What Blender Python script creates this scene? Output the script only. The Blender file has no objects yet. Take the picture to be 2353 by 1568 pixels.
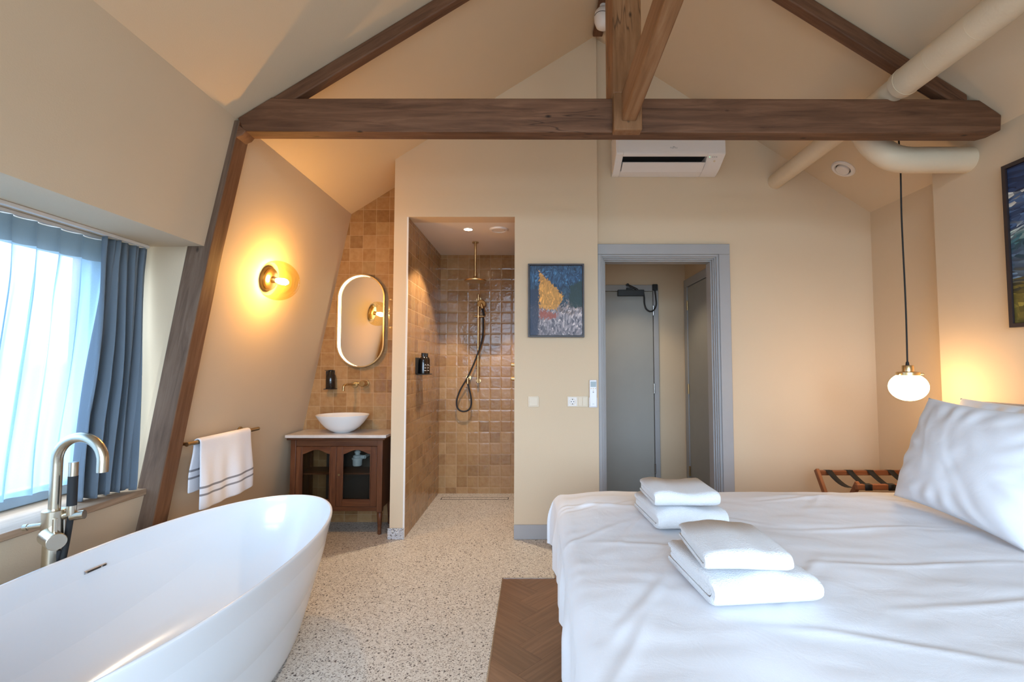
import bpy, bmesh, math, random
from mathutils import Vector, Matrix, noise
random.seed(7)
sc = bpy.context.scene
C = sc.collection
PI = math.pi

# ---------------------------------------------------------------- camera, world, daylight, exposure
FPX, CAMZ, PX, PY = 1100.0, 1.3, 1230.0, 784.0
PITCH = math.atan(58.0 / FPX)
cam = bpy.data.objects.new('camera', bpy.data.cameras.new('camera'))
C.objects.link(cam)
cam.location = (0, 0, CAMZ)
cam.rotation_euler = (PI / 2 + PITCH, 0, 0)
cam.data.sensor_width = 36
cam.data.lens = FPX / 2353 * 36
cam.data.shift_x = -(PX - 2353 / 2) / 2353
cam.data.clip_start = 0.02
sc.camera = cam

world = bpy.data.worlds.new('world')
sc.world = world
world.use_nodes = True
bg = world.node_tree.nodes['Background']
# overcast sky above, darker rooftops and street below the horizon
wn_ = world.node_tree.nodes
wtc = wn_.new('ShaderNodeTexCoord'); wsp = wn_.new('ShaderNodeSeparateXYZ'); wrp = wn_.new('ShaderNodeValToRGB')
world.node_tree.links.new(wtc.outputs['Generated'], wsp.inputs[0])
world.node_tree.links.new(wsp.outputs[2], wrp.inputs[0])
we_ = wrp.color_ramp.elements
we_[0].position = 0.0; we_[0].color = (0.17, 0.205, 0.235, 1)
we_[1].position = 0.05; we_[1].color = (0.585, 0.745, 0.96, 1)
world.node_tree.links.new(wrp.outputs[0], bg.inputs[0])
bg.inputs[1].default_value = 17.0

def area(name, loc, rot, sx, sy, portal=True, energy=0, col=(1, 1, 1)):
    l = bpy.data.lights.new(name, 'AREA')
    l.shape = 'RECTANGLE'; l.size = sx; l.size_y = sy; l.energy = energy; l.color = col
    l.cycles.is_portal = portal
    o = bpy.data.objects.new(name, l); C.objects.link(o)
    o.location = loc; o.rotation_euler = rot
    return o
# sky portals just outside the two windows
area('window_portal', (-2.42, 1.2, 1.30), (0, -PI / 2, 0), 1.3, 2.6)
area('window_portal', (0.35, -1.80, 1.62), (PI / 2, 0, 0), 4.2, 3.1)

vs = sc.view_settings
vs.view_transform = 'Standard'; vs.look = 'None'; vs.exposure = 0.0; vs.gamma = 1.0
vs.use_curve_mapping = False
sc.display_settings.display_device = 'sRGB'
sc.cycles.max_bounces = 9
sc.cycles.diffuse_bounces = 4
sc.cycles.glossy_bounces = 5
sc.cycles.transparent_max_bounces = 10
sc.cycles.adaptive_threshold = 0.03
sc.cycles.sample_clamp_indirect = 6.0
sc.cycles.caustics_reflective = False
sc.cycles.caustics_refractive = False
sc.cycles.use_denoising = True

def at(px, py, X=None, Y=None, Z=None):
    u = (px - PX) / FPX; v = -(py - PY) / FPX
    d = (u, math.cos(PITCH) - v * math.sin(PITCH), math.sin(PITCH) + v * math.cos(PITCH))
    t = Y / d[1] if Y is not None else X / d[0] if X is not None else (Z - CAMZ) / d[2]
    return Vector((d[0] * t, d[1] * t, CAMZ + d[2] * t))

# ---------------------------------------------------------------- materials
def new_mat(name):
    m = bpy.data.materials.new(name); m.use_nodes = True
    nt = m.node_tree
    return m, nt, nt.nodes['Principled BSDF']

def lk(nt, a, b): nt.links.new(a, b)

def ramp(nt, fac, stops):
    r = nt.nodes.new('ShaderNodeValToRGB')
    e = r.color_ramp.elements
    while len(e) < len(stops): e.new(0.5)
    for i, (p, c) in enumerate(stops):
        e[i].position = p; e[i].color = (*c, 1) if len(c) == 3 else c
    lk(nt, fac, r.inputs[0])
    return r.outputs[0]

def coords(nt, kind='Object', scale=(1, 1, 1)):
    if kind == 'gv':
        a = nt.nodes.new('ShaderNodeAttribute'); a.attribute_name = 'gv'; src = a.outputs['Vector']
    else:
        t = nt.nodes.new('ShaderNodeTexCoord'); src = t.outputs[kind]
    mp = nt.nodes.new('ShaderNodeMapping'); mp.inputs['Scale'].default_value = scale
    lk(nt, src, mp.inputs[0])
    return mp.outputs[0]

def noise_tex(nt, vec, scale, detail=3, rough=0.5, dist=0):
    n = nt.nodes.new('ShaderNodeTexNoise')
    n.inputs['Scale'].default_value = scale; n.inputs['Detail'].default_value = detail
    n.inputs['Roughness'].default_value = rough; n.inputs['Distortion'].default_value = dist
    lk(nt, vec, n.inputs['Vector'])
    return n.outputs['Fac']

def bump(nt, b, h, strength, dist=0.01):
    n = nt.nodes.new('ShaderNodeBump')
    n.inputs['Strength'].default_value = strength; n.inputs['Distance'].default_value = dist
    lk(nt, h, n.inputs['Height']); lk(nt, n.outputs[0], b.inputs['Normal'])

def math_node(nt, op, a, b=None):
    n = nt.nodes.new('ShaderNodeMath'); n.operation = op
    for i, x in enumerate((a, b)):
        if x is None: continue
        if isinstance(x, (int, float)): n.inputs[i].default_value = x
        else: lk(nt, x, n.inputs[i])
    return n.outputs[0]

def mix_col(nt, fac, a, b, mode='MIX'):
    n = nt.nodes.new('ShaderNodeMix'); n.data_type = 'RGBA'; n.blend_type = mode
    for s, x in ((0, fac), (6, a), (7, b)):
        if isinstance(x, (int, float)): n.inputs[s].default_value = x
        elif isinstance(x, tuple): n.inputs[s].default_value = (*x, 1)
        else: lk(nt, x, n.inputs[s])
    return n.outputs[2]

def plain(name, col, rough=0.5, metal=0.0, spec=0.5, var=0.06, vscale=6, bmp=0.0, bscale=60, coat=0, sheen=0):
    m, nt, b = new_mat(name)
    v = coords(nt)
    f = noise_tex(nt, v, vscale, 3)
    lo = tuple(c * (1 - var) for c in col); hi = tuple(min(1, c * (1 + var)) for c in col)
    lk(nt, ramp(nt, f, [(0.3, lo), (0.7, hi)]), b.inputs['Base Color'])
    b.inputs['Roughness'].default_value = rough; b.inputs['Metallic'].default_value = metal
    b.inputs['Specular IOR Level'].default_value = spec
    b.inputs['Coat Weight'].default_value = coat
    b.inputs['Coat Roughness'].default_value = 0.03
    b.inputs['Sheen Weight'].default_value = sheen
    if bmp: bump(nt, b, noise_tex(nt, v, bscale, 4), bmp)
    return m

def emit(name, col, strength):
    m = bpy.data.materials.new(name); m.use_nodes = True
    nt = m.node_tree; nt.nodes.clear()
    e = nt.nodes.new('ShaderNodeEmission'); e.inputs[0].default_value = (*col, 1); e.inputs[1].default_value = strength
    o = nt.nodes.new('ShaderNodeOutputMaterial'); lk(nt, e.outputs[0], o.inputs[0])
    return m

def wood(name, dark, mid, light, rough=0.6, knots=True, grain=1.0, bmp=0.25):
    m, nt, b = new_mat(name)
    v = coords(nt, 'gv', (0.9, 11 * grain, 11 * grain))
    f = noise_tex(nt, v, 3.0, 8, 0.62, 0.6)
    col = ramp(nt, f, [(0.28, dark), (0.5, mid), (0.74, light)])
    v2 = coords(nt, 'gv', (1, 3, 3))
    big = noise_tex(nt, v2, 1.6, 2)
    col = mix_col(nt, ramp(nt, big, [(0.3, (0, 0, 0)), (0.75, (0.45, 0.45, 0.45))]), col, dark)
    if knots:
        vo = nt.nodes.new('ShaderNodeTexVoronoi'); vo.inputs['Scale'].default_value = 3.4
        v3 = coords(nt, 'gv', (1.1, 2.2, 2.2)); lk(nt, v3, vo.inputs['Vector'])
        k = ramp(nt, vo.outputs['Distance'], [(0.03, (1, 1, 1)), (0.085, (0, 0, 0))])
        col = mix_col(nt, k, col, tuple(c * 0.22 for c in dark))
        # long drying cracks
        v4 = coords(nt, 'gv', (0.5, 7, 7))
        c4 = ramp(nt, noise_tex(nt, v4, 2.2, 2), [(0.488, (0, 0, 0)), (0.5, (0.8, 0.8, 0.8)), (0.512, (0, 0, 0))])
        g4 = ramp(nt, noise_tex(nt, coords(nt, 'gv', (1, 1, 1)), 2.0, 1), [(0.58, (0, 0, 0)), (0.63, (1, 1, 1))])
        cr = mix_col(nt, 1.0, c4, g4, 'MULTIPLY')
        col = mix_col(nt, cr, col, tuple(c * 0.3 for c in dark))
    lk(nt, col, b.inputs['Base Color'])
    b.inputs['Roughness'].default_value = rough
    b.inputs['Specular IOR Level'].default_value = 0.3
    bump(nt, b, f, bmp, 0.004)
    return m

def thin_glass(name, tint, refl=0.12, extra=None):
    m = bpy.data.materials.new(name); m.use_nodes = True
    nt = m.node_tree; nt.nodes.clear()
    t = nt.nodes.new('ShaderNodeBsdfTransparent'); t.inputs[0].default_value = (*tint, 1)
    g = nt.nodes.new('ShaderNodeBsdfGlossy'); g.inputs['Roughness'].default_value = 0.02
    lw = nt.nodes.new('ShaderNodeLayerWeight'); lw.inputs[0].default_value = 0.35
    f = math_node(nt, 'MULTIPLY', lw.outputs['Fresnel'], refl * 4)
    f2 = math_node(nt, 'MINIMUM', f, 0.6)
    mx = nt.nodes.new('ShaderNodeMixShader')
    lk(nt, f2, mx.inputs[0]); lk(nt, t.outputs[0], mx.inputs[1]); lk(nt, g.outputs[0], mx.inputs[2])
    o = nt.nodes.new('ShaderNodeOutputMaterial'); lk(nt, mx.outputs[0], o.inputs[0])
    return m

TILE = 0.1125
def tile_mat(name, plane):
    m, nt, b = new_mat(name)
    t = nt.nodes.new('ShaderNodeTexCoord')
    s = nt.nodes.new('ShaderNodeSeparateXYZ'); lk(nt, t.outputs['Object'], s.inputs[0])
    u = s.outputs[0] if plane == 'xz' else s.outputs[1]
    w = s.outputs[2]
    su = math_node(nt, 'DIVIDE', math_node(nt, 'ADD', u, 9 * TILE + 0.02), TILE)
    sw = math_node(nt, 'DIVIDE', math_node(nt, 'ADD', w, 9 * TILE + 0.05), TILE)
    fu, fw = math_node(nt, 'FLOOR', su), math_node(nt, 'FLOOR', sw)
    cb = nt.nodes.new('ShaderNodeCombineXYZ'); lk(nt, fu, cb.inputs[0]); lk(nt, fw, cb.inputs[1])
    wn = nt.nodes.new('ShaderNodeTexWhiteNoise'); wn.noise_dimensions = '2D'; lk(nt, cb.outputs[0], wn.inputs['Vector'])
    col = ramp(nt, wn.outputs['Value'], [(0.0, (0.20, 0.098, 0.036)), (0.3, (0.31, 0.166, 0.068)), (0.6, (0.36, 0.198, 0.088)), (0.85, (0.40, 0.235, 0.108)), (1.0, (0.33, 0.205, 0.095))])
    obj = t.outputs['Object']
    cloud = noise_tex(nt, obj, 26, 4)
    col = mix_col(nt, 0.35, col, ramp(nt, cloud, [(0.3, (0.25, 0.12, 0.047)), (0.7, (0.43, 0.265, 0.125))]))
    # grout
    gu = math_node(nt, 'ABSOLUTE', math_node(nt, 'SUBTRACT', math_node(nt, 'FRACT', su), 0.5))
    gw = math_node(nt, 'ABSOLUTE', math_node(nt, 'SUBTRACT', math_node(nt, 'FRACT', sw), 0.5))
    g = math_node(nt, 'MAXIMUM', gu, gw)
    gm = ramp(nt, g, [(0.484, (0, 0, 0)), (0.491, (1, 1, 1))])
    col = mix_col(nt, gm, col, (0.43, 0.28, 0.15))
    lk(nt, col, b.inputs['Base Color'])
    b.inputs['Specular IOR Level'].default_value = 0.30
    lk(nt, ramp(nt, gm, [(0, (0.13, 0.13, 0.13)), (1, (0.8, 0.8, 0.8))]), b.inputs['Roughness'])
    # each glazed tile is slightly tilted and wavy
    edge = ramp(nt, g, [(0.38, (1, 1, 1)), (0.49, (0, 0, 0))])
    wav = noise_tex(nt, obj, 17, 2)
    tc = nt.nodes.new('ShaderNodeSeparateXYZ'); lk(nt, wn.outputs['Color'], tc.inputs[0])
    tilt = math_node(nt, 'ADD', math_node(nt, 'MULTIPLY', math_node(nt, 'SUBTRACT', tc.outputs[0], 0.5), math_node(nt, 'FRACT', su)),
                     math_node(nt, 'MULTIPLY', math_node(nt, 'SUBTRACT', tc.outputs[1], 0.5), math_node(nt, 'FRACT', sw)))
    h = math_node(nt, 'ADD', math_node(nt, 'MULTIPLY', edge, 0.5), math_node(nt, 'ADD', math_node(nt, 'MULTIPLY', wav, 1.3), math_node(nt, 'MULTIPLY', tilt, 0.9)))
    bump(nt, b, h, 0.30, 0.006)
    return m

def terrazzo(name, base=(0.585, 0.545, 0.495)):
    m, nt, b = new_mat(name)
    v = coords(nt)
    col = ramp(nt, noise_tex(nt, v, 3, 3), [(0.3, tuple(c * 0.96 for c in base)), (0.7, tuple(c * 1.04 for c in base))])
    for sc_, hi, keep, cc in ((75, 0.62, 0.85, (0.66, 0.62, 0.57)), (95, 0.60, 0.80, (0.45, 0.40, 0.35)), (150, 0.62, 0.70, (0.30, 0.265, 0.235)), (70, 0.40, 0.36, (0.075, 0.062, 0.06)), (115, 0.46, 0.40, (0.11, 0.095, 0.09))):
        vo = nt.nodes.new('ShaderNodeTexVoronoi'); vo.inputs['Scale'].default_value = sc_
        vo.inputs['Randomness'].default_value = 1.0
        w = noise_tex(nt, v, sc_ * 1.6, 1)
        lk(nt, v, vo.inputs['Vector'])
        s = nt.nodes.new('ShaderNodeSeparateColor'); lk(nt, vo.outputs['Color'], s.inputs[0])
        d = math_node(nt, 'ADD', vo.outputs['Distance'], math_node(nt, 'MULTIPLY', math_node(nt, 'SUBTRACT', w, 0.5), 0.5))
        size = math_node(nt, 'MULTIPLY', s.outputs[1], hi)
        inside = math_node(nt, 'LESS_THAN', d, size)
        k = math_node(nt, 'MULTIPLY', inside, math_node(nt, 'LESS_THAN', s.outputs[0], keep))
        col = mix_col(nt, k, col, cc)
    lk(nt, col, b.inputs['Base Color'])
    b.inputs['Roughness'].default_value = 0.42
    b.inputs['Specular IOR Level'].default_value = 0.35
    return m

def parquet(name):
    m, nt, b = new_mat(name)
    v = coords(nt, 'gv', (1.2, 22, 22))
    f = noise_tex(nt, v, 2.5, 7, 0.6, 0.4)
    col = ramp(nt, f, [(0.25, (0.115, 0.055, 0.028)), (0.5, (0.165, 0.082, 0.044)), (0.8, (0.225, 0.12, 0.07))])
    g = nt.nodes.new('ShaderNodeNewGeometry')
    tone = ramp(nt, g.outputs['Random Per Island'], [(0, (0.90, 0.90, 0.90)), (1, (1.1, 1.1, 1.1))])
    col = mix_col(nt, 1.0, col, tone, 'MULTIPLY')
    lk(nt, col, b.inputs['Base Color'])
    b.inputs['Roughness'].default_value = 0.45
    bump(nt, b, f, 0.1, 0.002)
    return m

def cloth(name, col, bscale=500, bmp=0.25, wr=0.0, rough=0.9, sheen=0.15):
    m, nt, b = new_mat(name)
    v = coords(nt)
    lk(nt, ramp(nt, noise_tex(nt, v, 4, 2), [(0.3, tuple(c * 0.97 for c in col)), (0.7, col)]), b.inputs['Base Color'])
    b.inputs['Roughness'].default_value = rough
    b.inputs['Specular IOR Level'].default_value = 0.15
    b.inputs['Sheen Weight'].default_value = sheen
    h = noise_tex(nt, v, bscale, 2)
    if wr:
        h = math_node(nt, 'ADD', math_node(nt, 'MULTIPLY', h, 0.2), math_node(nt, 'MULTIPLY', noise_tex(nt, v, 9, 4, 0.55, 1.2), wr))
    bump(nt, b, h, bmp, 0.006)
    return m

def sheer(name, col, clear):
    m = bpy.data.materials.new(name); m.use_nodes = True
    nt = m.node_tree; nt.nodes.clear()
    v = coords(nt)
    wv = noise_tex(nt, v, 240, 2)
    t = nt.nodes.new('ShaderNodeBsdfTransparent')
    d = nt.nodes.new('ShaderNodeBsdfDiffuse'); d.inputs[0].default_value = (*col, 1)
    tr = nt.nodes.new('ShaderNodeBsdfTranslucent'); tr.inputs[0].default_value = (*col, 1)
    a = nt.nodes.new('ShaderNodeMixShader'); a.inputs[0].default_value = 0.5
    lk(nt, d.outputs[0], a.inputs[1]); lk(nt, tr.outputs[0], a.inputs[2])
    mx = nt.nodes.new('ShaderNodeMixShader')
    lw = nt.nodes.new('ShaderNodeLayerWeight'); lw.inputs[0].default_value = 0.5
    cosv = math_node(nt, 'MAXIMUM', math_node(nt, 'SUBTRACT', 1.0, lw.outputs['Facing']), 0.12)
    weave = math_node(nt, 'ADD', clear - 0.06, math_node(nt, 'MULTIPLY', wv, 0.12))
    lk(nt, math_node(nt, 'POWER', weave, math_node(nt, 'DIVIDE', 1.0, cosv)), mx.inputs[0])
    lk(nt, a.outputs[0], mx.inputs[1]); lk(nt, t.outputs[0], mx.inputs[2])
    o = nt.nodes.new('ShaderNodeOutputMaterial'); lk(nt, mx.outputs[0], o.inputs[0])
    return m

def brass_mat(name, col, rough=0.28):
    m, nt, b = new_mat(name)
    v = coords(nt, 'Object', (1, 1, 1))
    f = noise_tex(nt, v, 300, 2)
    lk(nt, ramp(nt, f, [(0.3, tuple(c * 0.96 for c in col)), (0.7, col)]), b.inputs['Base Color'])
    b.inputs['Metallic'].default_value = 1.0
    b.inputs['Roughness'].default_value = rough
    return m

WALL = plain('wall_paint', (0.66, 0.51, 0.35), 0.75, spec=0.25, var=0.012, vscale=2, bmp=0.06, bscale=180)
GREY = plain('grey_paint', (0.355, 0.345, 0.345), 0.5, var=0.02)
DOORG = plain('door_paint', (0.325, 0.31, 0.28), 0.55, var=0.02)
WHITEP = plain('white_plastic', (0.78, 0.72, 0.68), 0.4, var=0.01)
SWITCH = plain('cream_plastic', (0.70, 0.58, 0.43), 0.4, var=0.01)
DUCT = plain('duct_jacket', (0.68, 0.545, 0.385), 0.6, var=0.03, bmp=0.2, bscale=25)
BEAM = wood('old_timber', (0.072, 0.030, 0.014), (0.150, 0.066, 0.033), (0.235, 0.113, 0.060), 0.62)
POSTW = wood('weathered_timber', (0.080, 0.045, 0.028), (0.165, 0.10, 0.065), (0.25, 0.165, 0.115), 0.7)
NEWW = wood('king_post_timber', (0.18, 0.078, 0.030), (0.28, 0.13, 0.055), (0.38, 0.20, 0.10), 0.6, grain=0.8)
POSTS = wood('lamplit_post_timber', (0.12, 0.050, 0.022), (0.21, 0.092, 0.042), (0.29, 0.145, 0.072), 0.65)  # post sides coloured more orange to carry the wall lamp's glow
CABW = wood('cabinet_mahogany', (0.055, 0.017, 0.007), (0.115, 0.040, 0.016), (0.18, 0.070, 0.030), 0.38, knots=False)
RACKW = wood('rack_hardwood', (0.16, 0.05, 0.018), (0.27, 0.09, 0.035), (0.36, 0.14, 0.06), 0.4, knots=False)
SILLW = wood('sill_oak', (0.30, 0.19, 0.115), (0.42, 0.28, 0.18), (0.52, 0.37, 0.26), 0.5, knots=False)
WHITEC = plain('white_ceiling_paint', (0.76, 0.69, 0.62), 0.75, var=0.01)
TILEX = tile_mat('glazed_tile_back', 'xz')
TILEY = tile_mat('glazed_tile_side', 'yz')
TERR = terrazzo('terrazzo')
TERRG = terrazzo('terrazzo_plinth', (0.52, 0.51, 0.53))
PARQ = parquet('herringbone_oak')
BRASS = brass_mat('brushed_brass', (0.62, 0.44, 0.22))
BRASSD = brass_mat('aged_brass', (0.50, 0.35, 0.17), 0.3)
NICKEL = brass_mat('brushed_champagne', (0.60, 0.53, 0.42), 0.27)
STEEL = brass_mat('steel', (0.55, 0.55, 0.56), 0.25)
BLACK = plain('black_plastic', (0.012, 0.012, 0.013), 0.35, var=0.05)
BLACKM = plain('black_matt', (0.010, 0.010, 0.011), 0.7, var=0.05)
BLACKB = plain('dark_bottle', (0.014, 0.010, 0.008), 0.08, var=0.1)
ACRYL = plain('white_acrylic', (0.74, 0.755, 0.78), 0.20, var=0.004, coat=0.3)
CERAM = plain('white_ceramic', (0.80, 0.79, 0.78), 0.15, var=0.006, coat=0.4)
DUVET = cloth('white_cotton', (0.765, 0.76, 0.785), 700, 0.35, wr=1.0)
PILLOWM = cloth('pillow_cotton', (0.78, 0.79, 0.83), 700, 0.3, wr=0.8)
TOWEL = cloth('terry', (0.73, 0.73, 0.745), 260, 0.6)
HEADB = cloth('grey_upholstery', (0.40, 0.375, 0.37), 420, 0.4)
DRAPE = cloth('blue_grey_drape', (0.155, 0.19, 0.23), 500, 0.2)
MATTR = cloth('mattress_cloth', (0.62, 0.62, 0.63), 300, 0.3)
BEDW = plain('bed_base', (0.03, 0.028, 0.027), 0.6)
GLASS = thin_glass('window_glass', (0.96, 0.98, 0.98), 0.06)
CABGL = thin_glass('cabinet_glass', (0.78, 0.77, 0.74), 0.12)
AMBER = thin_glass('amber_glass', (1.0, 0.91, 0.62), 0.07)
SHEER = sheer('sheer_voile', (0.31, 0.46, 0.60), 0.22)
HEADER = sheer('sheer_header', (0.20, 0.25, 0.29), 0.03)
FRAMEW = plain('window_frame_paint', (0.36, 0.44, 0.49), 0.4)
MIRROR, _nt, _b = new_mat('mirror_silver')
_b.inputs['Metallic'].default_value = 1.0; _b.inputs['Roughness'].default_value = 0.015
_b.inputs['Base Color'].default_value = (0.86, 0.86, 0.86, 1)
MARBLE = plain('stone_top', (0.56, 0.51, 0.48), 0.25, var=0.08, vscale=14)
FRAMEK = plain('dark_frame', (0.035, 0.022, 0.022), 0.45)

# ---------------------------------------------------------------- mesh builder
class MB:
    def __init__(s): s.v = []; s.f = []; s.g = []; s.mi = []
    def add(s, vs, fs, gs=None, mi=0):
        n = len(s.v)
        s.v += [tuple(v) for v in vs]
        s.g += [tuple(g) for g in (gs if gs is not None else vs)]
        s.f += [tuple(i + n for i in f) for f in fs]
        s.mi += [mi] * len(fs)
        return s
    def box(s, x0, x1, y0, y1, z0, z1, long='x', M=None, mi=0):
        vs = [Vector((x, y, z)) for z in (z0, z1) for y in (y0, y1) for x in (x0, x1)]
        r = random.random() * 20
        perm = {'x': (0, 1, 2), 'y': (1, 0, 2), 'z': (2, 0, 1)}[long]
        gs = [(v[perm[0]] + r, v[perm[1]] + r, v[perm[2]]) for v in vs]
        if M is not None: vs = [M @ v for v in vs]
        fs = [(0, 2, 3, 1), (4, 5, 7, 6), (0, 1, 5, 4), (2, 6, 7, 3), (0, 4, 6, 2), (1, 3, 7, 5)]
        return s.add(vs, fs, gs, mi)
    def prism(s, poly, axis, a, b, gdir=None, mi=0, side=None):
        # poly: 2D points; axis 'y': (x,z) extruded over y; 'x': (y,z); 'z': (x,y)
        def p(q, t):
            return {'y': (q[0], t, q[1]), 'x': (t, q[0], q[1]), 'z': (q[0], q[1], t)}[axis]
        n = len(poly)
        vs = [Vector(p(q, a)) for q in poly] + [Vector(p(q, b)) for q in poly]
        ar = sum(poly[i][0] * poly[(i + 1) % n][1] - poly[(i + 1) % n][0] * poly[i][1] for i in range(n))
        fs = [tuple(range(n)), tuple(range(2 * n - 1, n - 1, -1))]
        fs += [(i, i + n, (i + 1) % n + n, (i + 1) % n) for i in range(n)]
        gs = None
        if gdir is not None:
            d = Vector(gdir).normalized(); up = Vector((0, 1, 0)) if abs(d.y) < 0.9 else Vector((1, 0, 0))
            w = d.cross(up)
            r = random.random() * 20
            gs = [(v.dot(d) + r, v.dot(up) + r, v.dot(w)) for v in vs]
        s.add(vs, fs, gs, mi)
        if side is not None: s.mi[-n:] = [side] * n
        return s
    def lathe(s, prof, M=None, n=32, cap=True, sx=1.0, sy=1.0, mi=0):
        # prof: (r, z) from bottom to top
        vs = []; fs = []
        for r, z in prof:
            for k in range(n):
                a = 2 * PI * k / n
                vs.append(Vector((r * sx * math.cos(a), r * sy * math.sin(a), z)))
        for i in range(len(prof) - 1):
            for k in range(n):
                k2 = (k + 1) % n
                fs.append((i * n + k, i * n + k2, (i + 1) * n + k2, (i + 1) * n + k))
        if cap:
            fs.append(tuple(range(n - 1, -1, -1)))
            fs.append(tuple((len(prof) - 1) * n + k for k in range(n)))
        if M is not None: vs = [M @ v for v in vs]
        return s.add(vs, fs, None, mi)
    def cyl(s, p0, p1, r0, r1=None, n=24, mi=0):
        p0, p1 = Vector(p0), Vector(p1); r1 = r0 if r1 is None else r1
        d = p1 - p0
        q = d.to_track_quat('Z', 'Y').to_matrix().to_4x4()
        return s.lathe([(r0, 0), (r1, d.length)], Matrix.Translation(p0) @ q, n, mi=mi)
    def tube(s, pts, r, n=12, closed=False, cap=True, mi=0):
        pts = [Vector(p) for p in pts]; m = len(pts)
        rs = r if isinstance(r, (list, tuple)) else [r] * m
        vs = []; fs = []
        prev = None
        for i, p in enumerate(pts):
            if closed: t = pts[(i + 1) % m] - pts[i - 1]
            else: t = pts[min(i + 1, m - 1)] - pts[max(i - 1, 0)]
            t.normalize()
            if prev is None:
                up = Vector((0, 0, 1)) if abs(t.z) < 0.9 else Vector((1, 0, 0))
                nx = t.cross(up).normalized()
            else:
                nx = (prev - t * prev.dot(t)).normalized()
            prev = nx; ny = t.cross(nx)
            for k in range(n):
                a = 2 * PI * k / n
                vs.append(p + (nx * math.cos(a) + ny * math.sin(a)) * rs[i])
        last = m if closed else m - 1
        for i in range(last):
            for k in range(n):
                k2 = (k + 1) % n; j = (i + 1) % m
                fs.append((i * n + k, i * n + k2, j * n + k2, j * n + k))
        if cap and not closed:
            fs.append(tuple(range(n - 1, -1, -1))); fs.append(tuple((m - 1) * n + k for k in range(n)))
        return s.add(vs, fs, None, mi)
    def grid(s, fn, nu, nv, gfn=None, wrap=False, mi=0):
        vs = []; gs = []
        for j in range(nv + 1):
            for i in range(nu + 1):
                vs.append(Vector(fn(i / nu, j / nv)))
                gs.append(gfn(i / nu, j / nv) if gfn else vs[-1])
        fs = [(j * (nu + 1) + i, j * (nu + 1) + i + 1, (j + 1) * (nu + 1) + i + 1, (j + 1) * (nu + 1) + i) for j in range(nv) for i in range(nu)]
        return s.add(vs, fs, gs, mi)

def world_loc(o):
    v = Vector((0, 0, 0))
    while o is not None:
        v += o.location; o = o.parent
    return v

def obj(name, mb, mat, parent=None, bevel=0, seg=2, smooth=40, subsurf=0, solid=0, origin=None):
    me = bpy.data.meshes.new(name)
    off = world_loc(parent) if parent is not None else Vector((0, 0, 0))
    if origin is None:
        org = off if parent is not None else Vector((0, 0, 0))
    else: org = Vector(origin)
    me.from_pydata([tuple(Vector(v) - org) for v in mb.v], [], mb.f)
    a = me.attributes.new('gv', 'FLOAT_VECTOR', 'POINT')
    a.data.foreach_set('vector', [c for g in mb.g for c in g])
    mats = mat if isinstance(mat, (list, tuple)) else [mat]
    for m_ in mats: me.materials.append(m_)
    if len(mats) > 1: me.polygons.foreach_set('material_index', mb.mi)
    bm = bmesh.new(); bm.from_mesh(me)
    bmesh.ops.recalc_face_normals(bm, faces=bm.faces)
    bm.to_mesh(me); bm.free()
    me.polygons.foreach_set('use_smooth', [True] * len(me.polygons))
    me.set_sharp_from_angle(angle=math.radians(smooth))
    o = bpy.data.objects.new(name, me)
    C.objects.link(o)
    o.location = org - off
    if parent is not None: o.parent = parent
    if solid:
        md = o.modifiers.new('solid', 'SOLIDIFY'); md.thickness = solid; md.offset = 0
    if bevel:
        md = o.modifiers.new('bev', 'BEVEL'); md.width = bevel; md.segments = seg; md.limit_method = 'ANGLE'; md.angle_limit = math.radians(35)
        md.harden_normals = False
    if subsurf:
        md = o.modifiers.new('sub', 'SUBSURF'); md.levels = subsurf; md.render_levels = subsurf
    return o

def thing(name, label, cat, loc=(0, 0, 0), group=None):
    o = bpy.data.objects.new(name, None); C.objects.link(o)
    o.location = loc; o.empty_display_size = 0.1
    return tag(o, label, cat, group)

def tag(o, label, cat, group=None):
    o['label'] = label; o['category'] = cat
    if group: o['group'] = group
    return o

def struct(name, mb, mat, parent=None, **k):
    o = obj(name, mb, mat, parent, **k)
    o['kind'] = 'structure'
    return o

def struct_root(name, loc=(0, 0, 0)):
    o = bpy.data.objects.new(name, None); C.objects.link(o); o.location = loc; o['kind'] = 'structure'
    o.empty_display_size = 0.1
    return o

def text_mb(txt, size, M, thick=0.0006):
    cu = bpy.data.curves.new('lettering', 'FONT'); cu.body = txt; cu.size = size; cu.extrude = thick; cu.align_x = 'CENTER'; cu.align_y = 'CENTER'
    o = bpy.data.objects.new('lettering', cu); C.objects.link(o)
    me = o.evaluated_get(bpy.context.evaluated_depsgraph_get()).to_mesh()
    mb = MB().add([M @ v.co for v in me.vertices], [tuple(p.vertices) for p in me.polygons])
    bpy.data.objects.remove(o); bpy.data.curves.remove(cu)
    return mb

def bez(p0, p1, p2, p3, n=16):
    p0, p1, p2, p3 = map(Vector, (p0, p1, p2, p3))
    return [p0 * (1 - t) ** 3 + p1 * 3 * t * (1 - t) ** 2 + p2 * 3 * t * t * (1 - t) + p3 * t ** 3 for t in (i / n for i in range(n + 1))]

def spline(pts, n=8):
    pts = [Vector(p) for p in pts]; out = []
    P = [pts[0] * 2 - pts[1]] + pts + [pts[-1] * 2 - pts[-2]]
    for i in range(1, len(P) - 2):
        a, b, c, d = P[i - 1:i + 3]
        for k in range(n):
            t = k / n
            out.append(0.5 * ((2 * b) + (c - a) * t + (2 * a - 5 * b + 4 * c - d) * t * t + (3 * b - a - 3 * c + d) * t ** 3))
    out.append(pts[-1])
    return out

def fbm(x, y, z=0.0):
    return noise.noise(Vector((x, y, z)))
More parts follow.
